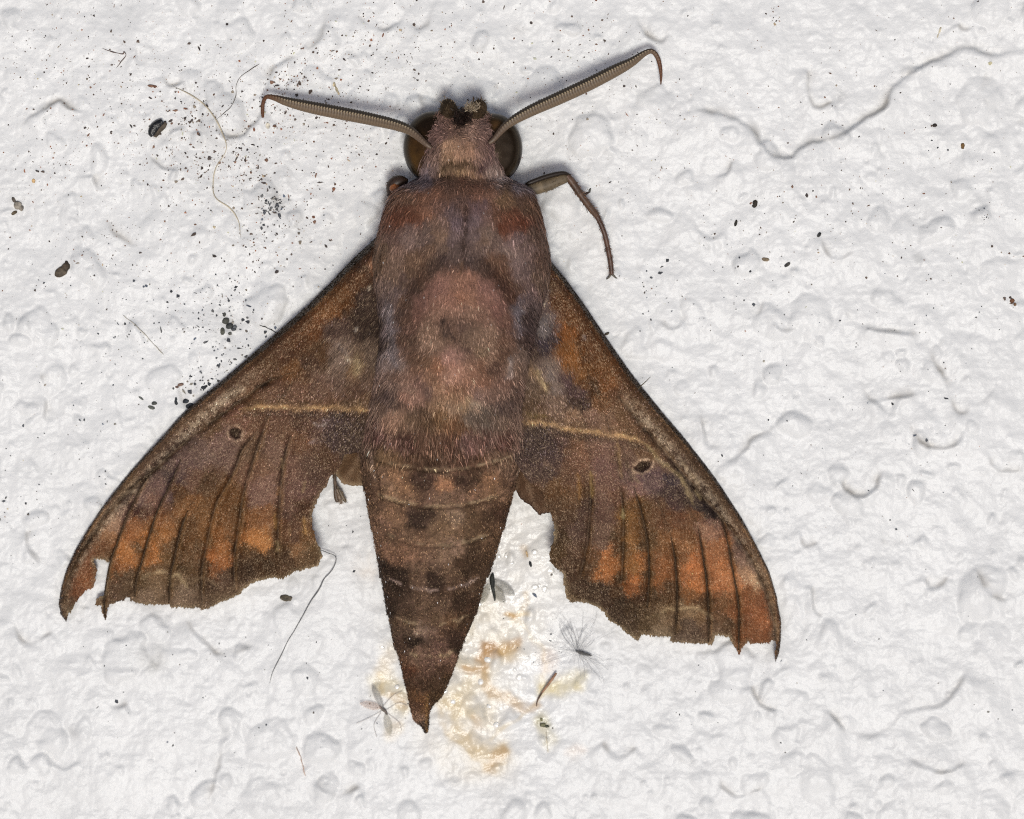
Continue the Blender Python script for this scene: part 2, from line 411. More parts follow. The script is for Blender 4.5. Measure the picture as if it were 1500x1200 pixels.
# pinholes in the paint, and the ripples of the drying fluid
gp = np.random.default_rng(8)
for i in range(700):
    cx, cy, r = gp.uniform(-200, 1700), gp.uniform(-200, 1400), gp.uniform(2.2, 4.6)
    i0, i1 = np.searchsorted(gx, [cx - 9, cx + 9]); j0, j1 = np.searchsorted(gy, [cy - 9, cy + 9])
    d2 = (GX[j0:j1, i0:i1] - cx) ** 2 + (GY[j0:j1, i0:i1] - cy) ** 2
    H[j0:j1, i0:i1] += (gp.uniform(1.0, 3.0) * (1 if i % 3 else -1)) * np.exp(-d2 / r ** 2)
H += WET * (0.8 * fbm(GX, GY, 35, 30, 2) + 0.2 * fbm(GX, GY, 37, 9, 2))
# the paint lies lower than the wings that rest on it
rest_ = np.clip(np.minimum(np.minimum((GX - 80) / 12, (1150 - GX) / 12), np.minimum(1.5 - np.abs(GX - 640) / (30 + .98 * np.maximum(GY - 330, 0)) * 1.5 + .25, (985 - GY) / 10)), 0, 1)
H = H * (1 - rest_) + np.minimum(H, 5.0 + 0.15 * np.maximum(H - 5, 0)) * rest_
P3 = at(GX, GY, 0.0)
P3[..., 2] += H / 100
wall = build("wall", P3.reshape(-1, 3), grid_faces(*GX.shape)[:, ::-1], M_WALL, col=ALB.reshape(-1, 3), extra={"Wet": WET.ravel()})
tag(wall, "white painted wall of thick lumpy stucco", "wall", kind="structure")

def wall_h(px, py):
    return bil(H, np.interp(px, gx, np.arange(len(gx))), np.interp(py, gy, np.arange(len(gy))))
def on_wall(px, py, h=0.0):
    """A point h above the rough plaster."""
    return at(px, py, wall_h(px, py) + h)

# ---------------------------------------------------------------- colour patterns of the moth (scale colours, hundredths of a unit)
def paint(x, y, table, seed, warp=6.0, soft=7.0, power=2.3, mute=0.12, hue=(1.09, .95, .80), con=1.36):
    T = np.asarray(table, float)
    x = np.asarray(x, float); y = np.asarray(y, float)
    X = x + warp * fbm(x, y, seed, 14, 3); Y = y + warp * fbm(x, y, seed + 9, 14, 3)
    X = X + 3 * vnoise(x, y, seed + 14, 4); Y = Y + 3 * vnoise(x, y, seed + 15, 3)
    C = lin(T[:, 2:5]) * np.array(hue); Y_ = C @ np.array([.2126, .7152, .0722]); C = (1 - mute) * C + mute * Y_[:, None] * np.array([1.30, .95, .78]); C = C * 1.13 * (Y_[:, None] / .088) ** (con - 1); res = np.empty(x.shape + (3,))
    for a in range(0, len(x), 20000):
        d2 = (X[a:a + 20000, None] - T[:, 0]) ** 2 + (Y[a:a + 20000, None] - T[:, 1]) ** 2
        w = 1 / (d2 + soft * soft) ** power
        w /= w.sum(1, keepdims=True)
        res[a:a + 20000] = w @ C
    return res

def stroke(col, x, y, line, width, c, strength=1.0, ragged=0.5, seed=0, taper=True, sharp=2.0, broken=False):
    L = smooth_line(line, 4)
    m = width * 3 + 4
    k = np.nonzero((x > L[:, 0].min() - m) & (x < L[:, 0].max() + m) & (y > L[:, 1].min() - m) & (y < L[:, 1].max() + m))[0]
    if not len(k): return
    X = x[k] + ragged * width * vnoise(x[k], y[k], seed + 3, 7); Y = y[k] + ragged * width * vnoise(x[k], y[k], seed + 4, 7)
    d, _, pos = seg_dist(X, Y, L)
    w = width * (np.clip(np.minimum(pos, 1 - pos) / 0.12, 0.25, 1) if taper else 1)
    a = strength * np.exp(-(d / w) ** sharp) * np.clip((0.5 + 1.2 * vnoise(x[k], y[k], seed + 5, 11)) if broken else (0.85 + 0.5 * vnoise(x[k], y[k], seed + 5, 13)), 0, 1)
    col[k] = col[k] * (1 - a[:, None]) + lin(c) * a[:, None]

LEFT_TABLE = [
(205,800,92,64,36),(228,780,100,68,36),(252,800,86,60,34),(288,800,84,58,32),(300,825,74,52,32),(342,800,84,58,32),(350,770,98,64,30),

(535,385,70,48,38),(520,410,80,50,30),(500,430,92,58,28),(480,455,98,62,30),(460,480,88,54,28),(440,500,82,52,32),(420,515,78,52,38),(470,510,80,58,40),(430,540,98,67,40),(450,530,75,55,45),(490,480,75,60,58),(500,510,98,85,80),
(505,530,106,94,89),(497,545,102,87,80),(525,525,98,82,70),(522,540,104,84,66),(530,470,60,48,45),(540,440,62,50,48),(545,480,55,45,43),(545,520,90,78,72),(540,560,95,78,70),(520,570,88,68,58),(490,560,100,82,75),(470,575,100,78,68),(440,580,95,70,58),
(400,585,100,75,62),(480,590,98,72,58),(530,585,88,68,52),(370,585,92,66,48),(395,540,80,54,36),(370,560,90,64,48),
(500,630,64,52,52),(530,630,62,50,46),(510,650,64,52,50),(485,620,72,60,64),(470,630,84,64,60),(440,640,100,72,55),(420,640,92,68,55),(400,660,100,78,70),(370,660,95,75,60),(330,660,95,75,72),(320,640,100,78,75),(350,615,95,66,56),(380,615,90,64,50),(410,612,92,66,55),(440,612,85,62,52),
(300,660,95,78,75),(280,680,90,72,72),(310,625,92,70,52),(260,690,85,68,70),(430,690,100,76,68),(440,720,98,74,70),(460,690,85,65,58),(480,670,80,58,45),(490,640,70,58,60),(380,690,102,76,62),(395,710,104,80,74),(380,730,102,78,72),
(250,700,66,52,56),(230,710,95,75,75),(240,722,88,70,72),(225,735,98,72,65),(260,725,80,52,28),(300,710,82,58,38),(330,720,92,62,32),(350,740,95,62,28),(270,740,105,70,35),(300,750,100,68,35),(285,700,92,66,56),(210,735,100,82,80),
(210,748,78,50,42),(200,752,76,48,42),(185,722,105,88,70),(175,745,112,92,84),(165,765,128,104,88),(182,755,102,80,74),(158,785,118,84,56),(195,770,122,80,48),(195,785,130,84,46),(190,800,148,98,50),(182,820,142,90,40),(172,830,120,74,36),(215,790,140,90,42),(225,812,138,88,40),(215,822,132,84,38),(240,785,122,80,38),(242,815,92,66,34),(233,770,118,76,40),
(270,790,90,60,30),(275,770,88,60,32),(262,805,90,62,34),(270,820,82,58,34),(300,790,105,70,32),(320,790,115,72,30),(330,805,132,84,40),(325,820,128,78,35),(308,815,142,86,38),(318,825,120,72,34),(355,790,135,85,38),(375,790,147,100,52),(388,796,145,100,54),(362,805,84,58,30),(372,815,64,44,26),(390,822,58,40,24),(350,830,62,44,30),(360,836,60,42,30),(405,805,78,56,36),(410,780,92,64,44),(430,780,85,60,48),
(400,760,112,76,48),(360,765,118,78,42),(420,745,95,72,64),(440,740,75,52,40),(450,760,82,56,40),(450,790,92,65,38),(440,800,112,82,54),(455,812,88,70,50),(420,818,70,50,34),(460,800,96,76,52),
(165,865,80,62,50),(190,860,82,66,50),(180,845,70,50,34),(205,848,90,72,50),(215,875,108,92,78),(235,866,98,82,66),(228,855,100,82,62),(240,838,92,72,50),(250,848,98,80,60),(262,850,100,82,62),(272,868,102,88,76),(262,880,108,93,80),(290,880,95,80,68),(265,830,70,52,28),(285,850,84,67,50),(278,838,80,60,38),(310,860,63,46,38),(330,850,78,60,50),(320,875,85,70,56),(345,862,84,68,54),(225,836,88,64,40),
(140,790,92,60,38),(150,800,104,68,42),(120,820,110,68,42),(132,812,104,64,40),(125,850,114,70,40),(112,862,106,66,42),(100,885,80,58,45),(95,897,70,55,42),(156,815,100,68,42)]
RIGHT_TABLE = [
(922,760,112,78,32),(918,790,118,80,32),(926,830,118,78,32),(912,845,70,50,30),(942,800,74,52,30),(945,840,72,50,28),(955,790,86,60,32),(978,860,72,50,30),(1000,815,108,70,38),(1030,880,84,58,36),(900,790,70,52,34),(912,800,66,48,30),(1046,880,100,68,42),

(810,410,72,48,35),(825,440,80,48,25),(840,470,92,56,25),(855,490,85,50,22),(830,490,118,72,28),(840,520,122,77,30),(828,508,112,72,34),(860,520,90,55,28),(880,540,96,60,28),(890,560,102,63,28),(850,545,112,74,35),(870,570,68,44,25),(905,575,85,55,35),(880,590,95,65,40),(860,560,84,54,30),
(795,500,58,53,68),(800,482,92,90,97),(810,495,66,58,66),(790,440,80,70,75),(770,470,55,42,42),(775,490,56,44,46),(780,510,70,58,58),(790,530,100,88,85),(805,550,107,98,98),(800,535,104,94,92),(815,570,107,97,94),(812,590,102,86,78),(788,548,100,84,74),(790,560,106,90,74),(782,540,110,92,74),(775,560,82,70,64),(780,575,84,70,60),
(830,560,78,62,68),(845,570,72,56,60),(855,588,60,46,46),(842,592,66,52,50),(840,608,112,90,74),(870,610,105,82,72),(775,595,84,68,55),(790,602,84,65,52),(818,605,98,80,70),(900,625,105,80,65),(885,612,104,82,68),(910,610,92,68,48),(920,625,96,72,54),
(790,640,64,53,56),(780,655,62,51,54),(810,660,65,52,58),(800,685,72,58,58),(825,640,84,64,62),(845,650,102,74,56),(855,680,102,74,60),(840,640,90,64,48),(870,650,100,75,66),(890,655,102,78,72),(880,680,100,75,73),(910,660,98,74,65),(930,650,95,72,55),(925,670,92,70,62),(960,665,92,68,48),(940,660,94,70,52),
(920,695,96,76,76),(950,700,90,72,80),(930,712,112,86,86),(970,680,90,70,64),(985,705,58,48,60),(975,718,66,52,58),(990,720,64,50,56),(985,735,70,52,56),(960,705,92,74,80),(970,740,86,60,44),(960,750,88,60,40),(990,760,90,58,40),(975,765,90,58,36),(940,745,84,58,30),(925,740,100,70,38),(915,728,104,76,66),(900,730,98,70,58),(895,700,102,76,70),(890,760,90,68,62),(880,740,92,68,62),(905,775,92,66,44),(860,740,80,62,58),(845,725,88,64,44),(830,735,82,60,42),(830,760,75,55,42),(820,715,90,64,40),(840,700,96,70,56),
(850,780,80,62,58),(880,790,92,72,64),(890,780,94,74,66),(870,815,88,60,38),(885,812,142,90,48),(896,822,128,80,38),(880,838,140,88,44),(870,830,90,62,38),(905,800,84,56,32),(930,790,108,74,35),(925,805,112,76,34),(935,825,128,80,35),(930,848,138,82,35),(922,860,118,70,32),(920,840,118,72,34),(950,780,88,60,34),(930,765,104,72,36),(970,790,107,72,40),(970,830,122,77,40),(962,850,132,82,40),(975,852,124,78,40),(955,820,104,66,36),(990,790,112,74,42),(1005,800,117,77,42),(1015,830,142,87,45),(1022,855,148,91,45),(1005,850,130,80,42),(1010,785,107,72,42),(1012,870,116,76,40),
(1050,800,132,87,55),(1045,825,132,84,50),(1060,830,142,90,50),(1065,860,150,97,58),(1050,860,136,86,50),(1076,858,157,104,64),(1082,880,132,82,45),(1060,885,104,72,44),(1075,895,118,76,46),(1040,780,117,87,72),(1030,770,112,82,68),(1045,762,106,82,74),(1088,800,98,76,70),(1096,842,142,114,92),(1106,846,152,127,102),(1088,822,116,94,84),(1100,825,112,90,80),(1100,868,112,70,40),(1092,880,114,70,40),(1110,900,122,74,42),(1100,925,116,70,38),(1122,920,120,74,45),(1120,890,116,70,42),(1090,905,110,66,38),(1130,935,112,74,50),
(1065,915,80,60,42),(1055,900,94,70,50),(1040,912,92,74,60),(1020,920,76,62,54),(1005,915,80,66,56),(1000,930,88,74,66),(985,908,110,92,72),(1000,897,112,94,72),(1012,897,110,92,70),(975,893,98,80,58),(1030,900,104,82,58),(970,912,108,92,72),(965,925,106,94,78),(945,915,80,65,45),(950,900,78,60,40),(930,895,62,46,30),(960,872,68,48,28),(980,876,82,58,34),(940,875,68,44,28),(940,860,82,52,28),(910,880,54,40,30),(905,862,70,48,30),(890,870,58,42,35),(880,858,62,44,32),(870,862,60,45,35),(850,860,65,48,38),(860,840,72,52,38),(835,850,70,52,40),(830,825,72,52,40),(845,810,78,58,48),(813,808,72,54,32),(825,790,62,46,32),(835,875,82,68,50),(905,905,60,46,38),(918,920,70,56,44),
(1030,742,50,42,46),(1045,752,44,35,38),(1036,752,52,42,44),(1020,735,62,50,52),(1010,725,70,60,58),(1020,755,98,68,46),(1000,780,104,68,40)]
BODY_TABLE = [
(660,180,105,82,75),(645,195,100,78,76),(675,172,42,33,31),(676,180,50,38,36),(690,192,112,92,84),(710,190,102,82,80),(655,215,128,104,84),(675,226,138,110,90),(690,222,130,102,84),(660,228,124,100,78),(638,225,96,78,74),(632,212,92,74,76),(700,225,110,88,80),(716,215,94,74,76),(705,242,72,56,60),(712,236,90,72,74),(660,246,108,88,70),(680,240,92,74,58),(664,252,92,74,60),(690,250,104,82,68),(650,240,98,80,66),(636,250,92,80,84),(722,252,114,102,100),(735,262,120,112,114),(625,256,95,90,104),(612,262,96,90,100),(640,262,92,76,72),(700,258,104,80,66),(740,270,86,70,62),(755,268,96,92,104),
(680,270,106,76,62),(700,278,108,76,62),(655,272,96,72,62),(640,282,116,82,66),(620,290,108,76,60),(600,290,102,77,62),(720,282,112,82,68),(740,292,102,80,58),(760,290,86,66,56),(770,300,88,66,52),(588,315,94,60,46),(600,318,98,60,44),(585,325,88,56,44),(615,318,104,68,50),(630,312,108,76,60),(755,325,92,53,38),(745,318,98,60,44),(738,333,92,54,40),(765,328,90,54,42),(725,315,100,70,56),(640,306,95,72,65),(660,310,88,75,80),(665,325,90,78,88),(700,305,90,73,80),(698,322,94,82,90),(712,320,98,78,76),(680,300,88,68,64),
(640,325,98,80,72),(645,345,106,86,72),(660,350,88,76,80),(650,365,96,80,72),(665,370,84,72,72),(695,345,92,80,84),(708,350,102,84,74),(700,368,90,76,74),(718,340,96,82,76),(725,355,88,74,72),(625,335,90,76,74),(618,350,92,78,76),(630,365,92,72,60),(600,335,104,88,86),(595,350,108,92,90),(580,350,92,72,68),(585,365,104,84,76),(575,385,102,84,74),(575,405,100,82,72),(560,360,86,70,58),(558,385,88,70,56),(566,420,92,78,74),(770,365,96,80,80),(750,352,102,86,88),(745,368,108,94,92),(755,385,102,88,90),(765,400,92,78,80),(760,340,88,74,78),(785,345,80,64,58),(795,380,80,62,55),(790,410,86,70,62),(778,420,92,76,78),(605,375,92,72,58),(600,395,84,66,54),(620,385,88,66,52),(642,383,72,58,54),(650,375,66,54,56),(632,392,76,60,54),(702,385,74,60,56),(712,395,78,60,54),(695,378,70,60,62),(615,405,84,62,50),(605,420,80,62,54),(725,385,94,68,54),(735,400,84,58,46),(745,415,80,55,46),(748,435,80,54,44),(735,385,90,68,58),(770,440,84,72,76),(760,420,86,66,60),(590,410,86,70,66),(582,430,86,74,76),(592,440,84,64,54),
(568,460,98,92,98),(572,480,96,88,94),(575,510,104,96,100),(578,535,104,94,94),(556,445,80,70,72),(558,470,58,48,48),(560,500,64,54,52),(760,460,92,90,100),(762,480,86,80,88),(772,500,66,52,50),(768,470,60,48,48),(778,455,72,62,64),(762,520,92,78,72),(752,540,102,84,74),(590,470,86,64,54),(592,500,88,66,56),(584,460,78,62,58),
(675,412,134,98,82),(660,415,128,94,80),(690,415,132,96,82),(645,420,126,92,84),(710,420,126,92,86),(720,432,118,86,80),(630,430,116,84,76),(618,440,108,78,72),(660,440,134,98,84),(640,445,124,92,80),(690,440,132,98,80),(675,435,140,100,80),(708,440,124,90,80),(728,452,110,78,72),(740,470,98,70,62),(612,460,106,76,68),(655,455,128,98,84),(675,455,130,100,86),(690,460,124,98,84),(706,462,118,90,78),(640,465,122,94,80),(625,480,112,90,76),(622,500,116,94,80),(638,505,118,96,82),(635,490,112,90,76),(650,478,104,82,72),(654,488,100,80,68),(648,498,100,80,68),(662,497,104,82,70),(668,478,104,82,72),(680,480,98,78,70),(690,500,112,92,78),(685,490,104,86,74),(715,485,116,94,80),(705,500,112,92,78),(718,510,120,97,82),(722,525,110,86,72),(705,515,110,92,74),(740,500,95,70,58),(735,520,90,66,54),(748,480,88,64,56),(605,500,86,66,56),(608,525,88,66,54),(602,480,92,68,60),
(612,540,102,76,62),(640,540,127,88,64),(625,530,96,72,56),(662,515,132,100,94),(660,525,142,108,100),(672,520,120,92,84),(680,515,92,72,66),(668,540,134,100,86),(654,556,142,110,96),(648,548,124,92,76),(690,550,118,86,70),(685,535,116,88,74),(710,558,110,78,62),(705,540,104,74,58),(722,540,84,62,54),(640,568,118,90,70),(632,555,112,84,66),(660,580,114,88,66),(660,565,122,90,70),(678,572,116,84,64),(645,582,112,88,68),(615,562,100,76,70),(625,575,94,74,70),(690,572,106,82,72),(700,580,104,84,80),(600,568,116,92,82),(595,582,122,92,80),(612,585,118,90,80),(582,550,106,84,74),(575,565,96,80,74),(742,560,100,76,68),(730,580,96,76,68),(715,575,104,82,74),(755,575,92,74,68),
(660,596,116,96,78),(640,592,116,92,70),(680,592,124,104,80),(697,592,122,104,90),(620,600,80,62,48),(605,600,88,70,58),(640,612,82,60,38),(625,615,76,58,42),(660,618,96,66,42),(650,605,100,76,50),(672,625,92,64,42),(690,610,86,77,70),(705,602,80,74,70),(712,615,82,74,68),(725,612,90,76,68),(570,583,72,60,60),(578,592,82,66,60),(574,608,126,100,84),(582,618,116,90,74),(600,615,94,76,60),(590,630,92,72,58),(730,600,72,60,60),(745,595,78,64,62),(742,620,96,80,70),(755,610,84,68,62),(550,600,90,74,66),(548,625,92,72,66),(556,640,86,62,60),
(570,645,80,58,52),(590,645,78,54,50),(600,650,75,50,46),(620,645,82,60,48),(640,640,80,58,46),(655,650,76,52,42),(680,645,86,64,62),(690,655,90,65,62),(705,645,86,62,58),(720,642,84,63,58),(735,650,76,48,44),(745,645,70,44,40),(752,635,86,66,60),(545,660,75,58,48),(560,668,96,76,52),(575,672,92,70,48),(600,672,74,54,40),(640,670,72,52,40),(670,672,74,52,42),(700,670,80,57,42),(725,665,88,68,54),(740,667,96,76,60),(755,660,92,74,66),(535,660,78,62,52),
(560,700,106,82,64),(580,700,110,82,58),(565,715,100,78,60),(590,715,108,80,56),(612,703,60,44,38),(622,708,58,42,36),(630,702,64,46,40),(672,705,62,45,38),(685,705,58,42,36),(695,702,68,50,40),(652,706,126,89,62),(650,692,96,76,62),(650,728,96,76,62),(630,730,92,70,58),(670,728,96,74,60),(580,725,104,80,60),(600,728,100,76,58),(715,705,112,82,58),(722,715,104,78,56),(700,725,94,70,54),(545,700,76,58,46),(545,720,72,53,42),(740,705,88,66,52),(750,695,94,74,62),(735,725,92,70,54),(556,740,86,66,52),
(580,760,100,76,57),(570,750,98,74,56),(606,757,54,41,37),(616,763,52,40,36),(625,755,60,46,40),(650,770,98,78,58),(640,780,96,76,58),(665,755,112,94,78),(650,752,104,84,66),(680,775,90,70,52),(700,765,72,54,38),(690,755,78,60,44),(720,760,70,52,40),(735,750,60,42,32),(726,772,78,58,42),(560,772,94,71,57),(600,785,95,74,58),(620,790,92,70,54),(580,790,92,70,55),(700,785,76,58,42),
(572,812,98,72,56),(590,808,96,70,54),(610,815,94,70,55),(650,815,102,82,66),(665,805,106,86,72),(630,810,96,74,60),(640,832,86,68,56),(660,835,82,64,50),(680,822,60,44,33),(690,840,56,42,32),(710,828,62,46,34),(700,815,64,48,36),(720,805,80,60,44),(562,828,46,36,32),(572,838,50,38,34),(582,842,46,36,32),(592,850,45,34,30),(585,856,44,34,30),(632,848,52,39,34),(636,856,48,36,32),(612,835,92,72,58),(606,850,78,60,48),(620,858,84,66,54),(660,856,74,56,44),(705,850,66,50,38),
(590,882,62,48,40),(575,878,50,38,32),(572,890,48,37,32),(600,895,70,54,44),(620,885,76,59,47),(620,905,78,60,48),(650,888,82,64,52),(640,905,84,66,50),(675,882,54,40,32),(690,888,60,42,32),(680,905,58,42,30),(660,908,82,60,42),(600,912,74,58,46),(585,912,72,56,44),
(596,928,66,52,44),(598,940,34,26,24),(606,938,36,28,26),(590,945,62,46,38),(630,935,80,62,54),(640,945,84,62,56),(660,930,52,37,31),(665,945,46,33,28),(648,925,74,54,44),(612,922,112,95,84),(622,922,104,86,76),(600,955,82,64,54),(620,955,86,66,56),
(610,965,92,72,60),(635,966,98,74,66),(655,966,96,72,62),(595,968,84,60,46),(620,985,70,50,42),(600,980,74,44,30),(600,998,66,46,36),(640,985,64,46,38),(652,982,60,42,32),(655,995,58,42,28),(620,1005,64,46,36),(636,1005,60,44,32),(618,1018,88,60,36),(622,1030,96,66,38),(636,1018,62,46,30),(612,1030,68,46,36),(606,1040,74,52,42),(612,1052,94,72,62),(632,1032,44,32,24),(622,1045,88,62,40),(624,1060,52,42,40),(626,1070,48,40,40)]

GAIN = 1.0
def finish(col, x, y, seed, amt=0.16):
    """Scale-row mottle at a few sizes."""
    n = 0.85 * fbm(x, y, seed, 26, 3) + 0.5 * fbm(x, y, seed + 20, 6, 2)
    return np.clip(col * GAIN * np.exp(amt * 2 * n)[:, None], 0, 1)

moth = tag(empty("hawk_moth", (0.0, 0.0, 0.0)),
           "brown hawk moth with tattered swept-back wings resting on the white stucco", "moth")

# ---------------------------------------------------------------- body: head, thorax and abdomen in one skin
PROF = np.array([  # y, left edge, right edge, height of the back, height of the belly
 (160,662,694,64,40),(165,650,705,74,34),(172,639,715,84,28),(185,627,724,98,24),(200,621,730,108,20),(225,618,732,114,16),(245,617,736,113,14),(256,619,737,110,13),(264,613,744,114,12),(270,596,764,124,10),(280,580,778,138,9),(300,568,787,150,8),
 (320,561,793,157,8),(350,552,800,161,8),(380,548,805,162,8),(410,549,803,160,8),(450,556,792,164,8),(500,558,778,162,9),(550,551,770,148,9),(600,541,766,128,10),(650,531,766,114,10),(690,530,760,108,10),(712,533,754,104,10),(728,536,751,101,10),
 (765,543,740,94,10),(813,552,726,85,9),(860,561,708,75,9),(907,570,694,65,9),(945,578,676,56,10),(972,587,668,49,11),(1004,594,655,41,12),(1020,598,647,37,13),(1030,600,637,33,13),(1038,602,630,30,14),(1046,604,627.6,27,14),(1056,607,627.2,25,15),(1061,614,627,23,15),(1065,620,626.6,22,16),(1075,623.5,625,20,18)], float)
def prof(y):
    return [np.interp(y, PROF[:, 0], PROF[:, k]) for k in range(1, 5)]
YS = np.concatenate([np.arange(160, 172, 0.8), np.arange(172, 1075.1, 1.9)])
NA = 230
ANG = np.linspace(0, 2 * np.pi, NA, endpoint=False)
EDGES = [(665, 25), (719, 25), (777, 24), (845, 22), (900, 18), (952, 13)]     # hind edges of the abdomen's rings: y at the flanks, sag
def smoothk(a, k):
    q = np.pad(a, k, mode='edge'); return np.convolve(q, np.hanning(2 * k + 3)[1:-1] / np.hanning(2 * k + 3).sum(), 'valid')
def body_surface():
    xl, xr, top, bot = prof(YS)
    xl, xr, top, bot = [np.where(YS < 1010, smoothk(a, 6), smoothk(a, 2)) for a in (xl, xr, top, bot)]
    xc = (xl + xr) / 2; a = (xr - xl) / 2; b = (top - bot) / 2; mid = (top + bot) / 2
    y = np.repeat(YS[:, None], NA, 1)
    # sine-power section: a round back on steep flanks
    c = np.cos(ANG); s = np.sin(ANG)
    ex = np.interp(YS, [160, 260, 330, 600, 700, 1075], [0.95, 0.95, 1.08, 1.1, 1.0, 1.0])[:, None]
    px = xc[:, None] + a[:, None] * np.sign(c) * np.abs(c) ** ex
    h = mid[:, None] + b[:, None] * np.sign(s) * np.abs(s) ** 0.95
    t = (px - xc[:, None]) / a[:, None]
    up = np.clip(s, 0, 1) ** 0.5
    d = np.zeros(px.shape)
    # abdomen rings: each hind edge stands over the next ring
    for ye, sag in EDGES:
        q = y - (ye + sag * (1 - t * t))
        px = px + 1.6 * np.sign(c) * c * c * (np.where(q < 0, np.exp(q / 16), -np.exp(-q / 10) * .5))
        d += 4.2 * np.where(q < 0, np.exp(q / 22), 0) * (1 - np.exp(-np.abs(q) / 1.2)) - 1.6 * np.where(q >= 0, np.exp(-q / 4), 0)
    # back of the thorax: median furrow, shoulder plates, raised oval shield, rear tuft
    d -= 5 * np.exp(-((px - 680) / 5) ** 2) * np.clip((y - 298) / 14, 0, 1) * np.clip((388 - y) / 20, 0, 1)
    r = np.sqrt(((px - 675) / 84) ** 2 + ((y - 485) / 92) ** 2)
    d += 5 / (1 + np.exp((r - 0.97) / 0.10)) - 2 * np.exp(-((r - 1.12) / 0.12) ** 2) * np.clip((540 - y) / 60, 0, 1)
    for sx, x0, x1 in ((-1, 640, 575), (1, 705, 770)):
        ln, sd, pos = seg_dist(px, y, [(x0, 372), ((x0 + x1) / 2 - 6 * sx * -1, 410), (x1, 470), (x1 + 4 * sx, 560)])
        d -= 4 * np.exp(-(ln / 9) ** 2)
    d += 5 * np.exp(-((px - 592) / 30) ** 2 - ((y - 330) / 26) ** 2) + 5 * np.exp(-((px - 752) / 30) ** 2 - ((y - 330) / 26) ** 2)
    # the collar behind the head, pleats down the flanks of the abdomen
    d -= 4 * np.exp(-((y - 260 - 6 * t * t - 3 * np.sin(5 * t)) / 8) ** 2)
    for line in ([(545, 640), (552, 700), (560, 744)], [(763, 640), (757, 690), (748, 735)]):
        ln, sd, pos = seg_dist(px, y, line)
        d -= 3.0 * np.exp(-(ln / 4) ** 2)
    d += 1.6 * fbm(px, y, 301, 22, 3) * np.clip((660 - y) / 60, 0.25, 1)
    h = 8 + (h + d * up - 8) * .8
    return px, y, h
BPX, BPY, BH = body_surface()
BP = at(BPX, BPY, BH)
nb = len(YS)
bv = np.vstack([BP.reshape(-1, 3), BP[0].mean(0)[None], BP[-1].mean(0)[None]])
k = np.arange(NA); q = (k + 1) % NA
bf = [grid_faces(nb, NA, True), np.stack([q, k, np.full(NA, nb * NA)], 1), np.stack([(nb - 1) * NA + k, (nb - 1) * NA + q, np.full(NA, nb * NA + 1)], 1)]
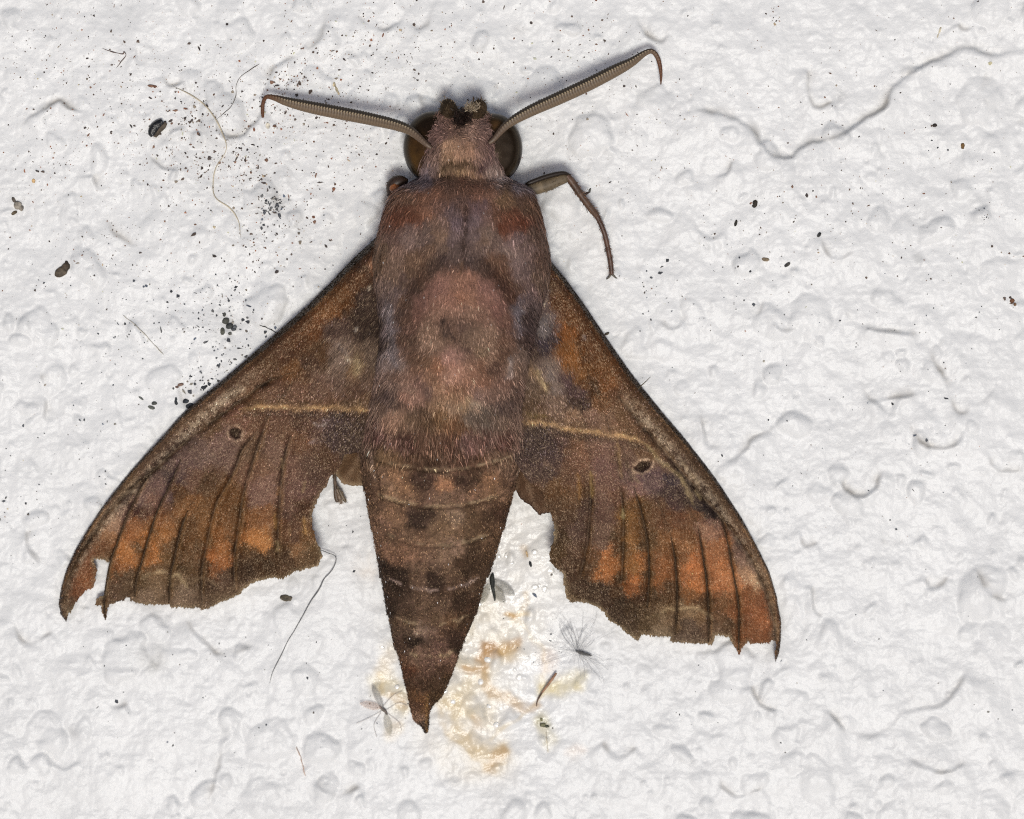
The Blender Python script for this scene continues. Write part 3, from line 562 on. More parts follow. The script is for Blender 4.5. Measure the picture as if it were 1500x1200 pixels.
def body_colour(x, y, hair=False):
    c = (1 - .16 * np.exp(-(((x - 674) / 78) ** 2 + ((y - 450) / 80) ** 2) ** 2))[:, None] * paint(x, y, BODY_TABLE, 400, warp=7, soft=6, power=2.3, mute=0.28, hue=(1.12, 1.0, .90), con=1.22)
    S_ = lambda *a, **kw: stroke(c, x, y, *a, **kw)
    S_([(681,300),(682,320),(680,345),(677,378)], 4.2, [46,34,30], .9, seed=1)
    S_([(676,380),(675,400)], 3, [100,76,58], .6, seed=2)
    S_([(644,249),(660,241),(682,238),(704,244)], 4.2, [56,42,26], 1., seed=3)
    S_([(636,255),(652,259),(670,256),(690,258)], 3.6, [50,36,25], 1., seed=4)
    S_([(704,240),(708,247)], 5, [60,42,46], .8, seed=14)
    S_([(662,250),(680,249),(696,254)], 2.6, [140,112,84], .7, seed=15)
    S_([(640,250),(652,243),(664,247)], 2.6, [60,48,34], .6, seed=5)
    S_([(568,434),(570,455),(573,480),(574,515),(580,540)], 5, [106,98,100], .6, seed=6)
    S_([(764,432),(758,450),(757,475),(762,490)], 6, [104,94,98], .55, seed=7)
    S_([(556,455),(560,480),(560,505)], 7, [50,40,38], .6, seed=8)
    S_([(772,455),(772,480),(778,505)], 7, [50,38,38], .65, seed=9)
    S_([(748,520),(746,545),(740,555)], 4, [140,126,120], .6, seed=10)
    S_([(690,593),(702,591)], 2.5, [170,150,130], .8, seed=11)
    S_([(648,466),(650,480),(654,498)], 3.4, [50,40,38], .9, seed=50)
    S_([(655,474),(660,488),(668,500)], 3.2, [52,40,40], .85, seed=51)
    S_([(672,470),(674,480),(680,488)], 2.6, [70,52,50], .6, seed=52)
    S_([(684,492),(682,505),(690,512)], 3, [76,58,50], .6, seed=53)
    S_([(620,512),(632,516),(644,512)], 3, [78,58,48], .6, seed=54)
    S_([(640,374),(626,392),(612,408),(602,440)], 8, [58,44,40], .4, seed=55)
    S_([(700,376),(716,394),(732,412),(746,445)], 8, [58,42,38], .4, seed=56)
    S_([(575,318),(595,324),(622,322)], 8, [88,52,38], .6, seed=57)
    S_([(728,328),(748,332),(772,326)], 9, [86,48,34], .7, seed=58)
    if not hair:
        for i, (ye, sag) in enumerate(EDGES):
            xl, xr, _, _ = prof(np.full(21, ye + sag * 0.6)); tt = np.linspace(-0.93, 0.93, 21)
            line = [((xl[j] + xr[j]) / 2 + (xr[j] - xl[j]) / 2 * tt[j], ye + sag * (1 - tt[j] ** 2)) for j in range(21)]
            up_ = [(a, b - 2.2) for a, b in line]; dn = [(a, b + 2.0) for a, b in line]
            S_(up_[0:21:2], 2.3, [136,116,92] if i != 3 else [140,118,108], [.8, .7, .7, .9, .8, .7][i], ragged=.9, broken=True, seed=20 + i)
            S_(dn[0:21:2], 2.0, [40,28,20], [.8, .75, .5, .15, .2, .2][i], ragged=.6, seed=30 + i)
        S_([(545,636),(549,670),(555,705),(559,735),(557,746)], 2.2, [56,40,32], .85, seed=41)
        S_([(541,640),(545,675),(550,705)], 1.6, [140,118,104], .5, seed=42)
        S_([(762,640),(760,668),(752,705),(744,730)], 2.0, [60,44,36], .7, seed=43)
        S_([(766,640),(764,668),(757,700)], 1.6, [150,132,120], .5, seed=44)
        S_([(627,1018),(624,1040),(625,1072)], 1.6, [120,90,58], .7, seed=45)
        S_([(632,1020),(629,1045),(626,1072)], 2.4, [34,26,24], .8, seed=46)
    return c
bx_, by_ = np.append(BPX.ravel(), [678, 624]), np.append(BPY.ravel(), [158, 1075])
bc_ = finish(body_colour(bx_, by_), bx_, by_, 500)
bc_ *= np.exp(np.clip((by_ - 640) / 40, 0, 1) * (0.55 * fbm(bx_, by_, 530, 9, 3) + 0.35 * vnoise(bx_, by_, 540, 3) + .22))[:, None]
body = build("body", bv, bf, M_BODY, moth, col=np.clip(bc_, 0, 1))

# hair: rooted all over the head and thorax, short scales on the abdomen
GN = norm(np.cross(np.gradient(BP, axis=0), np.roll(BP, -1, 1) - np.roll(BP, 1, 1)))
GN *= np.sign((GN * (BP - BP.mean(1, keepdims=True))).sum(-1, keepdims=True))
def body_hair():
    g = np.random.default_rng(77)
    vs = []
    n = 150000
    i = g.integers(2, nb - 2, n); j = g.integers(0, NA, n)
    s = np.sin(ANG[j]); keep = s > -0.35
    keep &= g.random(n) < np.interp(YS[i], [158, 170, 640, 690, 1075], [.7, .7, .7, .9, .8])
    tt = np.cos(ANG[j]); arc = BPY[i, j] - 25 * (1 - tt ** 2)
    keep &= g.random(n) > np.exp(-((arc - 658) / 9) ** 2) * .85
    i, j = i[keep], j[keep]; n = len(i)
    y = BPY[i, j] + g.uniform(-1, 1, n); x = BPX[i, j] + g.uniform(-1, 1, n)
    root = BP[i, j] + g.normal(0, 0.008, (n, 3)); nor = GN[i, j]
    xl, xr, _, _ = prof(y); t = (x - (xl + xr) / 2) / ((xr - xl) / 2)
    # which way the coat lies: back over the thorax, forward and outward round the face, out from the shield
    dx = 0.35 * t + 0.9 * t ** 5 * np.clip((y - 380) / 60, 0, 1) * np.clip((640 - y) / 60, 0, 1) + 0.22 * vnoise(x, y, 600, 24); dy = np.where(y < 215, np.interp(y, [160, 215], [-0.9, 0.7]), 1.0) + 0.25 * vnoise(x, y, 601, 30)
    sh = np.exp(-(((x - 672) / 80) ** 2 + ((y - 490) / 85) ** 2) ** 2)
    dx = dx + sh * (x - 665) / 180
    d = np.stack([dx, -dy, np.zeros(n)], 1) + 0.22 * g.normal(size=(n, 3))
    d = norm(d - nor * (d * nor).sum(1, keepdims=True))
    lift = np.interp(y, [158, 240, 300, 560, 640, 700, 1075], [.5, .35, .22, .25, .4, .05, .04]) + 0.2 * sh
    lift = lift * g.uniform(.5, 1.5, n)
    d = norm(d + nor * lift[:, None])
    ln = np.interp(y, [158, 200, 250, 330, 400, 560, 640, 675, 700, 1075], [.08, .085, .10, .085, .085, .085, .12, .10, .03, .026]) * g.uniform(.55, 1.25, n) * (1 - 0.3 * sh)
    ln = np.where((np.abs(t) > 0.9) & (y < 660), ln * 1.9, ln)
    spark = g.random(n) < .004; ln = np.where(spark, .028, ln)
    ln *= np.where(np.hypot((x - 672) / 20, (y - 175) / 14) < 1, 0.8, 1)
    wd = np.interp(y, [158, 640, 700, 1075], [.010, .010, .014, .013]) * g.uniform(.7, 1.3, n)
    side = norm(np.cross(d, nor) + 0.5 * g.normal(size=(n, 3)))
    bend = -nor * (ln * 0.18)[:, None] + np.array([0, -1, 0]) * (ln * 0.1)[:, None]
    c = body_colour(x, y, False)
    fringe = np.exp(-((y - 655 + 12 * t * t) / 24) ** 2)
    lum = np.exp(g.normal(0.10, 1, n) * np.interp(y, [158, 640, 700, 1075], [.30, .30, .42, .42]) * (1 + .7 * fringe) + 0.3 * fbm(x, y, 620, 16, 2))
    pale = g.random(n) < np.interp(y, [158, 420, 640, 700], [.03, .02, .08, .03]) + .34 * (np.exp(-(((x - 628) / 17) ** 2 + ((y - 492) / 24) ** 2) ** 2) + np.exp(-(((x - 717) / 20) ** 2 + ((y - 494) / 26) ** 2) ** 2) + .6 * np.exp(-(((x - 672) / 40) ** 2 + ((y - 452) / 18) ** 2) ** 2)) + .12 * fringe
    c = c * lum[:, None] * np.interp(y, [158, 250, 280, 330, 420, 640, 700], [1.4, 1.45, 1.5, 1.45, 1.3, 1.36, 1.34])[:, None]  # front fur brightened in colour to offset the shade on its slope
    c = c * (1 + np.clip((y - 670) / 40, 0, 1)[:, None] * np.array([.03, .04, -.07]))
    c[pale] = c[pale] * 1.9 + lin([60,54,50])
    c[spark] = lin([225,222,220])  # glints painted as near-white hairs
    return strips(root, d, side, ln, wd, bend, np.clip(c, 0, .8))
v, f, c = body_hair()
tag(build("fur", v, f, M_FUR, body, col=c, smooth=False), kind="stuff")

# ---------------------------------------------------------------- wings
LW_COSTA = [(556,345),(545,355),(527,371),(510,387),(480,419),(455,444),(420,475),(372,517),(345,541),(310,571),(275,600),(258,617),(235,644),(212,668),(190,693),(168,720),(150,744),(130,774),(112,804),(98,834),(90,860),(86.5,885),(89,900),(97,910)]
LW_REST = [(101,897),(106,893),(109,886),(117,874),(126,864),(137,860),(140,847),(142,834),(136,820),(144,819),(152,820),(161,824),(159,840),(155,857),(152,872),(140,878),(141,887),(149,886),(150,897),(154,910),(156,900),(160,886),(172,881),(192,874),(190,881),(196,881),(210,885),(247,886),(251,890),(267,889),(283,891),(285,888),(291,891),(297,893),(307,891),(322,882),(350,872),(360,860),(375,851),(400,846),(415,848),(430,838),(450,833),(466,829),(472,818),(470,806),(463,790),(457,772),(457,752),(462,738),(470,722),(480,710),(484,697),(495,690),(505,665),(540,660),(580,640),(600,560),(600,450),(600,380)]
RW_COSTA = [(795,368),(804,380),(828,409),(857,449),(889,497),(921,543),(937,564),(967,601),(1007,648),(1041,692),(1060,719),(1086,760),(1107,798),(1127,839),(1137.5,875),(1144,913),(1143,940),(1141,955),(1136,969)]
RW_REST = [(1134,958),(1137,943),(1133,938),(1112,943),(1107,941),(1101,944),(1096,938),(1090,945),(1086,951),(1082,959),(1078,950),(1073,943),(1068,933),(1048,930),(1043,946),(1036,943),(1018,943),(980,939),(983,932),(957,932),(942,928),(934,939),(922,930),(910,920),(904,916),(893,910),(885,898),(875,888),(857,882),(834,882),(829,872),(826,854),(825,840),(815,832),(806,822),(804,812),(808,800),(812,787),(812,769),(806,752),(800,745),(795,720),(770,700),(745,660),(720,600),(720,480),(740,400)]
def resample(p, step):
    P = np.asarray(p, float); s = np.concatenate([[0], np.cumsum(np.hypot(*np.diff(P, axis=0).T))])
    n = int(s[-1] / step) + 1; t = np.linspace(0, s[-1], n)
    return np.stack([np.interp(t, s, P[:, 0]), np.interp(t, s, P[:, 1])], 1)
def inside(x, y, poly):
    r = np.zeros(x.shape, bool); n = len(poly)
    for i in range(n):
        x0, y0 = poly[i]; x1, y1 = poly[(i + 1) % n]
        if y0 == y1: continue
        m = ((y0 > y) != (y1 > y)) & (x < (x1 - x0) * (y - y0) / (y1 - y0) + x0)
        r ^= m
    return r
L_VEINS = [  # line, width, strength
 [(430,545),(388,561),(358,583),(327,606),(288,633),(247,668),(222,691),(187,720),(153,757),(142,775),(117,810),(97,853),(92,882)],
 [(218,697),(208,712),(200,726),(197,735),(187,754),(170,800),(160,830),(153,876),(154,906)],
 [(265,673),(257,692),(247,715),(232,745),(220,780),(207,825),(200,850),(197,874)],
 [(275,748),(265,775),(255,820),(250,842),(247,884)],
 [(381,627),(355,659),(340,696),(317,737),(308,771),(299,816),(295,840),(296,888)],
 [(392,612),(379,650),(364,696),(355,728),(349,775),(343,816),(343,862)],
 [(427,633),(418,666),(412,700),(407,770),(407,822)]]
R_VEINS = [
 [(905,580),(922,600),(938,622),(959,644),(977,665),(995,688),(1015,710),(1036,736),(1057,760),(1075,782),(1095,812),(1110,840),(1124,875),(1134,919),(1137,952)],
 [(1055,757),(1065,792),(1074,839),(1082,889),(1082,952)],
 [(1022,770),(1029,810),(1036,863),(1038,904),(1038,940)],
 [(983,787),(989,822),(992,875),(989,930)],
 [(928,713),(939,748),(948,792),(951,839),(948,890)],
 [(909,710),(913,757),(913,804),(910,862)],
 [(866,693),(865,743),(860,798),(848,852)]]

def wing(name, sgn, costa, rest, table, veins, seed, band, spot, label=None):
    g = np.random.default_rng(seed)
    C = resample(costa, 2.2); Rm = resample(rest, 2.2)
    jag = g.normal(0, 0.75, Rm.shape) * (Rm[:, 1:2] > 690)
    B = np.vstack([C, Rm + jag])
    x0, y0 = B.min(0); x1, y1 = B.max(0)
    X, Y = np.meshgrid(np.arange(x0, x1, 2.3), np.arange(y0, y1, 2.0)); X[1::2] += 1.15
    pts = np.stack([X.ravel(), Y.ravel()], 1) + g.uniform(-.35, .35, (X.size, 2))
    pts = pts[inside(pts[:, 0], pts[:, 1], B)]
    # keep interior points off the rim
    key = {}
    cell = set()
    for bxp, byp in B: 
        for ox in (-1, 0, 1):
            for oy in (-1, 0, 1): cell.add((int(bxp / 1.1) + ox, int(byp / 1.1) + oy))
    pts = pts[[(int(a / 1.1), int(b / 1.1)) not in cell for a, b in pts]]
    allp = np.vstack([B, pts]); nbd = len(B)
    res = delaunay_2d_cdt([Vector(p) for p in allp], [(i, (i + 1) % nbd) for i in range(nbd)], [], 1, 1e-5)
    P2 = np.array([tuple(p) for p in res[0]]); F = np.array([t for t in res[2] if len(t) == 3], np.int32)
    cen = P2[F].mean(1); F = F[inside(cen[:, 0], cen[:, 1], B)]
    x, y = P2[:, 0], P2[:, 1]
    dc, _, pc = seg_dist(x, y, costa)
    strip = np.interp(y, [350, 420, 520, 600, 660, 900], [7, 8, 7, 4.5, 3, 2.2]) if sgn < 0 else np.interp(y, [380, 500, 600, 660, 720, 960], [5, 6, 6.5, 5, 3.5, 2.2])
    def height(x, y, dc, strip, detail=True):
        ax = np.interp(y, [350, 600, 1000], [678, 655, 640])
        d = np.abs(x - ax)
        h = 13 + 57 * np.exp(-(np.maximum(d - 90, 0) / 150) ** 1.4)
        # the fore edge is folded down towards the wall
        h = h + 5 * np.exp(-((dc - strip - 9) / 9) ** 2)
        e = np.clip(dc / np.maximum(strip, 1), 0, 1)
        h = np.where(e < 1, 5 + (h - 5) * np.clip(e, 0.02, 1) ** 0.55, h)
        if detail:
            h = h + 2.2 * fbm(x, y, seed + 7, 46, 3) * np.clip(dc / 20, 0, 1) + 0.5 * fbm(x, y, seed + 8, 9, 2)
            for k, vl in enumerate(veins):
                dv, _, pv = seg_dist(x, y, vl)
                en = np.clip(np.minimum(pv, 1 - pv) / .08, 0, 1)
                h = h + (-4.0 * np.exp(-(dv / 5) ** 2) if k == 0 else 1.8 * np.exp(-(dv / 2.4) ** 2) - 1.8 * np.exp(-((dv - 6) / 5) ** 2)) * en
        return h
    h = height(x, y, dc, strip)
    h += np.clip((y - 860) / 60, 0, 1) * 3
    c = paint(x, y, table, seed + 30, warp=9, soft=4, power=2.6)
    S_ = lambda *a, **kw: stroke(c, x, y, *a, **kw)
    # pale scaly field behind the fore edge
    def off(line, o):
        L = smooth_line(line, 6); T = np.gradient(L, axis=0); T /= np.hypot(*T.T)[:, None]
        return L + o * np.stack([-T[:, 1], T[:, 0]], 1)
    fld = np.exp(-((dc - np.interp(y, [520, 600, 700, 800, 900], [22, 24, 20, 12, 7] if sgn < 0 else [24, 26, 25, 14, 8])) / np.interp(y, [520, 600, 700, 900], [8, 10, 9, 5])) ** 2) * np.clip((y - (535 if sgn < 0 else 570)) / 40, 0, 1)
    spk = np.clip(0.5 + 2.2 * fbm(x, y, seed + 41, 5, 2), 0, 1)
    c = c * (1 - 0.75 * fld[:, None]) + (lin([172,152,128]) * spk[:, None] + lin([70,54,44]) * (1 - spk[:, None])) * 0.75 * fld[:, None]
    ed = np.exp(-((dc - strip - 5) / 7) ** 2) * np.clip((y - 560) / 60, 0, 1)
    c = c * (1 - 0.7 * ed[:, None]) + lin([88,66,46]) * 0.7 * ed[:, None]
    S_([(a - sgn * b_ , b + 2) for (a, b), b_ in zip(costa[2:11], [12] * 9)], 9, [60,40,26], .6, ragged=.5, seed=seed + 49)
    for k, vl in enumerate(veins):
        if k: S_(vl[-4:], 8, [66,47,28], .5, ragged=.6, seed=seed + 65 + k)
        S_([(a + 3.4, b) for a, b in vl], 1.5, [150,112,70], .35, ragged=.8, seed=seed + 60 + k)
        w = 4.0 if k == 0 else 2.3
        S_(vl, w, [32,21,14], 1. if k in (0, 1, 2, 3) else .8, ragged=.4, seed=seed + 50 + k)
    for k, vl in enumerate(FAINT[sgn]): S_(vl, 1.8, [44,31,22], .6, ragged=.7, seed=seed + 120 + k)
    # cross line of pale scales, darker below
    S_([(a, b + 9) for a, b in band], 5, [48,37,31], .65, ragged=.5, seed=seed + 70)
    S_([(a, b - 7) for a, b in band], 4, [92,70,46], .5, ragged=.5, seed=seed + 72)
    S_(band, 3.0, [184,146,102], 1., ragged=.7, seed=seed + 71)
    for line, w, col_, st in EXTRA[sgn]: S_(line, w, col_, st, ragged=.7, seed=seed + 80 + int(line[0][0]) % 17)
    # dark spot with a pale ring
    sx, sy, ra, rb, an = spot
    u = (x - sx) * math.cos(an) + (y - sy) * math.sin(an); w_ = -(x - sx) * math.sin(an) + (y - sy) * math.cos(an)
    rr = np.sqrt((u / ra) ** 2 + (w_ / rb) ** 2) + 0.22 * vnoise(x, y, seed + 90, 5)
    m = np.exp(-((rr - 1.28) / 0.22) ** 2) * np.clip(.55 + .7 * vnoise(x, y, seed + 91, 6), 0, 1); c = c * (1 - m[:, None]) + lin([204,172,142]) * m[:, None]
    m = 1 / (1 + np.exp((rr - 0.98) / 0.07)); c = c * (1 - m[:, None]) + lin([26,10,6]) * m[:, None]
    h -= 3 * m
    # worn pale fringe at the hind edge, dark folded fore edge with a fine light crest
    dr, _, _ = seg_dist(x, y, rest); fr = np.exp(-(dr / 3.6) ** 2) * ((y > 845) | (x < 520) & (y > 690) | (x > 790) & (y > 740)) * np.clip(.5 + .8 * vnoise(x, y, seed + 95, 30), 0, .85)
    c = c * (1 - fr[:, None]) + lin([136,118,92]) * fr[:, None]
    st_ = 1 / (1 + np.exp((dc - strip) / 0.8)); c = c * (1 - st_[:, None]) + lin([44,32,22]) * st_[:, None]
    cr = 0.75 * np.exp(-((dc - strip - 0.8) / 1.3) ** 2) * np.clip(.5 + vnoise(x, y, seed + 96, 25), 0, 1); c = c * (1 - cr[:, None]) + lin([136,104,72]) * cr[:, None]
    dvm = np.min([seg_dist(x, y, L_)[0] for L_ in veins + [band] + [e[0] for e in EXTRA[sgn]]], axis=0)
    c = finish(c, x, y, seed + 97)
    top = at(x, y, h); low = at(x, y, h - np.clip(1.6 + 0 * h, 0, None))
    n = len(x)
    ec = {}
    for a, b in np.vstack([F[:, [0, 1]], F[:, [1, 2]], F[:, [2, 0]]]): ec[(a, b)] = 1
    rim = np.array([(a, b) for (a, b) in ec if (b, a) not in ec], np.int32)
    # y runs down in the table, so triangles are turned round to face out
    F_top = F[:, ::-1]; cr_ = np.cross(top[F_top[:, 1]] - top[F_top[:, 0]], top[F_top[:, 2]] - top[F_top[:, 0]])
    if cr_[:, 2].sum() < 0: F_top = F; rim = rim[:, ::-1]
    faces = [np.vstack([F_top, F_top[:, ::-1] + n]), np.stack([rim[:, 0], rim[:, 1], rim[:, 1] + n, rim[:, 0] + n], 1)]
    o = build(name, np.vstack([top, low]), faces, M_WING, moth, col=np.vstack([c, c * 0.8]))
    if label: o["label"] = label
    # veins: thin ribs standing on the membrane
    def hh(px, py):
        d_, _, _ = seg_dist(px, py, costa)
        st2 = np.interp(py, [350, 420, 520, 600, 660, 900], [10, 11, 9.5, 5.5, 3, 2.2])
        return height(px, py, d_, st2) + np.clip((py - 860) / 60, 0, 1) * 3
    for k, vl in enumerate(veins[1:4 if sgn < 0 else 5]):
        L = smooth_line(vl, 4); hz = hh(L[:, 0], L[:, 1])
        rad = 0.0095 * np.sin(np.clip(np.linspace(0.06, 1.0, len(L)) * 2.6, 0, 1.57)) + 0.002
        v_, f_ = tube(at(L[:, 0], L[:, 1], hz + 0.2), rad, 6, 0.8)
        vc = lin([54,39,26]) * np.exp(0.5 * vnoise(np.repeat(L[:, 0], 6), np.repeat(L[:, 1], 6), 5, 9))[:, None]
        build("vein", v_, f_, M_WING, o, col=np.vstack([vc, vc[:1], vc[-1:]]))
    # scales: tiny overlapping blades, and longer hair near the root
    a3 = top[F_top]; ar = np.linalg.norm(np.cross(a3[:, 1] - a3[:, 0], a3[:, 2] - a3[:, 0]), axis=1)
    ns = 80000
    fi = g.choice(len(F_top), ns, p=ar / ar.sum()); w3 = g.dirichlet([1, 1, 1], ns)
    root = (a3[fi] * w3[..., None]).sum(1); idx = F_top[fi]
    cc = (c[idx] * w3[..., None]).sum(1); sx_, sy_ = (x[idx] * w3).sum(1), (y[idx] * w3).sum(1)
    nor = norm(np.cross(a3[:, 1] - a3[:, 0], a3[:, 2] - a3[:, 0]))[fi]
    # each scale may carry the colour of a spot a few scale-widths away, which frays the pattern's borders
    look = np.full((int((y.max() - y.min()) / 2.5) + 3, int((x.max() - x.min()) / 2.5) + 3), -1); look[((y - y.min()) / 2.5).astype(int), ((x - x.min()) / 2.5).astype(int)] = np.arange(n)
    jx = np.clip((sx_ + g.normal(0, 1.7, ns) - x.min()) / 2.5, 0, look.shape[1] - 1).astype(int); jy = np.clip((sy_ + g.normal(0, 1.7, ns) - y.min()) / 2.5, 0, look.shape[0] - 1).astype(int)
    near = look[jy, jx]; far_ = (near >= 0) & (np.minimum(dc[idx[:, 0]], dr[idx[:, 0]]) > 6) & (np.hypot(sx_ - spot[0], sy_ - spot[1]) > 22) & (dvm[idx[:, 0]] > 5); cc = np.where(far_[:, None], c[np.maximum(near, 0)], cc)
    bare = (np.min([seg_dist(sx_, sy_, L_)[0] for L_ in veins], axis=0) < 2.2) & (g.random(ns) < .8)
    # they lie outward along the veins
    dirx = np.where(sgn < 0, -0.45, 0.35) + 0.2 * g.normal(size=ns); d = np.stack([dirx, -1 + 0.2 * g.normal(size=ns), np.zeros(ns)], 1)
    d = norm(d - nor * (d * nor).sum(1, keepdims=True))
    hairy = np.exp(-(((sx_ - (500 if sgn < 0 else 808)) / 45) ** 2 + ((sy_ - 535) / 60) ** 2)) + np.clip((90 - np.abs(sx_ - (600 if sgn < 0 else 720))) / 60, 0, 1) * (sy_ < 640)
    hairy = np.clip(hairy, 0, 1)
    d = norm(d + nor * (g.uniform(.05, .24, ns) + .15 * hairy)[:, None])
    ln = g.uniform(.016, .030, ns) + hairy * g.uniform(.02, .09, ns)
    wd = np.where(hairy > .35, .010, g.uniform(.011, .017, ns))
    side = norm(np.cross(d, nor) + 0.35 * g.normal(size=(ns, 3)))
    lum = np.exp(g.normal(0.07, 0.22, ns))
    sc = cc * lum[:, None]
    # scales with glints painted into their colour, thickest on the dusky patch by the body
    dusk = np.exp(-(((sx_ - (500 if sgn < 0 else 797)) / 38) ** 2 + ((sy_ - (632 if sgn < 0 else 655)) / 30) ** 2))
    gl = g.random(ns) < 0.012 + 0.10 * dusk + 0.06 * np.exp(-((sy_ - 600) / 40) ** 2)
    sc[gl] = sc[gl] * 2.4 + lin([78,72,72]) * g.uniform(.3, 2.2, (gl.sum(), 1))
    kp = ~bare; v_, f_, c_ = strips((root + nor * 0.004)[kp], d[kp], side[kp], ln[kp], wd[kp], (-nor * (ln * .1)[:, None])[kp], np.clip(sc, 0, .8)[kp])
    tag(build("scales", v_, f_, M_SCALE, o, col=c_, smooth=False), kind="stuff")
    return o, hh

FAINT = {  # the ribs' weak upper courses, towards the wing root
 -1: [[(392,612),(425,566),(470,505),(520,435)],[(381,627),(398,600),(420,575)],[(275,748),(290,718),(312,688),(330,664)],[(265,673),(285,650),(305,628)],[(427,633),(440,600),(470,550),(510,490)]],
 1: [[(909,710),(900,660),(884,600),(855,530),(822,450)],[(928,713),(915,670),(905,630)],[(1022,770),(1008,745),(990,715)],[(983,787),(970,752),(955,716)],[(866,693),(862,650),(848,590),(826,520)]]}
EXTRA = {
 -1: [([(403,752),(404,776)],2.4,[150,112,66],.8),([(445,754),(448,784)],2.2,[150,112,66],.8),([(452,760),(455,786)],2,[140,104,64],.7),([(405,792),(408,808)],2.2,[150,126,88],.7),([(424,770),(426,785)],2,[130,100,66],.6),
      ([(206,847),(225,839),(246,838)],2.2,[178,152,116],.8),([(248,846),(262,843),(276,862)],2.2,[182,158,120],.8),([(284,852),(300,846),(318,858)],2,[130,106,80],.5),([(506,520),(522,528),(528,545)],2.5,[186,164,130],.8),([(496,500),(508,515),(514,532)],2.5,[140,126,118],.6),([(249,842),(250,862)],2.2,[150,126,92],.7),([(164,842),(182,838),(200,842)],2.5,[96,78,56],.5),
      ([(412,670),(415,690)],1.6,[168,142,104],.7),([(447,705),(443,722)],1.6,[165,140,100],.7),([(410,712),(406,728)],1.8,[150,110,70],.6),([(457,618),(470,624),(478,620)],2,[150,136,128],.6),([(452,648),(462,646)],1.8,[150,130,124],.6),
      ([(544,375),(547,388),(549,402)],2.4,[150,104,80],.8),([(541,418),(543,424)],2.6,[225,205,180],.9),([(522,478),(524,484)],2.4,[190,178,165],.8),
      ([(520,515),(526,530),(518,545)],6,[172,150,112],.6),([(335,613),(360,604),(372,598)],3,[112,84,56],.6),
      ([(195,722),(178,738)],4,[52,40,40],.7),([(238,700),(258,690)],6,[58,46,50],.7),([(205,746),(182,738)],6,[64,44,40],.7)],
  1: [([(799,375),(803,390),(796,405)],2.2,[150,104,80],.7),([(793,440),(796,445)],2.6,[225,205,180],.9),([(806,395),(800,402)],2,[140,100,70],.6),
      ([(852,488),(858,498)],2,[150,130,120],.8),([(785,536),(792,552),(797,568)],3,[190,166,126],.85),([(800,528),(806,550),(810,575)],3,[132,120,116],.5),
      ([(945,650),(962,668),(985,688),(1000,704),(1012,728),(1016,742)],3.2,[160,138,98],.75),([(1018,718),(1027,732)],2.2,[165,142,104],.7),([(1000,676),(1014,696),(1026,712)],3,[150,128,98],.5),
      ([(905,645),(908,680),(911,705)],2.2,[150,120,76],.65),([(864,690),(868,720),(866,730)],2.4,[160,128,78],.7),([(846,690),(849,715),(848,732)],2.4,[140,98,52],.7),([(911,744),(913,760)],2,[170,150,104],.7),
      ([(926,684),(930,700),(936,708)],2,[150,126,100],.6),([(958,672),(975,678)],2,[160,138,116],.6),([(968,897),(980,891),(990,893)],2.2,[176,150,112],.8),([(992,892),(1012,889),(1034,898),(1046,908)],2.2,[182,156,118],.85),([(945,905),(965,900),(978,895)],2.5,[120,100,72],.5),
      ([(797,678),(808,684)],3,[138,112,92],.5),([(768,604),(780,606),(800,608)],3,[110,90,52],.6),
      ([(1020,738),(1040,750),(1052,756)],8,[44,36,38],.75),([(978,700),(990,712)],9,[58,48,60],.7),([(1075,792),(1088,806)],6,[48,38,36],.7)]}
LBAND = [(352,600),(372,596),(395,595),(420,597),(450,597),(480,596),(510,598),(530,598),(548,600)]
RBAND = [(760,616),(785,617),(805,620),(826,627),(845,630),(865,631),(888,636),(910,638),(930,643),(952,652)]
lw, lw_h = wing("forewing", -1, LW_COSTA, LW_REST, LEFT_TABLE, L_VEINS, 1000, LBAND, (345,634,9,8,0.6), "forewing with a torn notch near its hooked tip")
rw, rw_h = wing("forewing", 1, RW_COSTA, RW_REST, RIGHT_TABLE, R_VEINS, 2000, RBAND, (942,682.5,12,7,-0.42), "forewing with a ragged trailing edge")

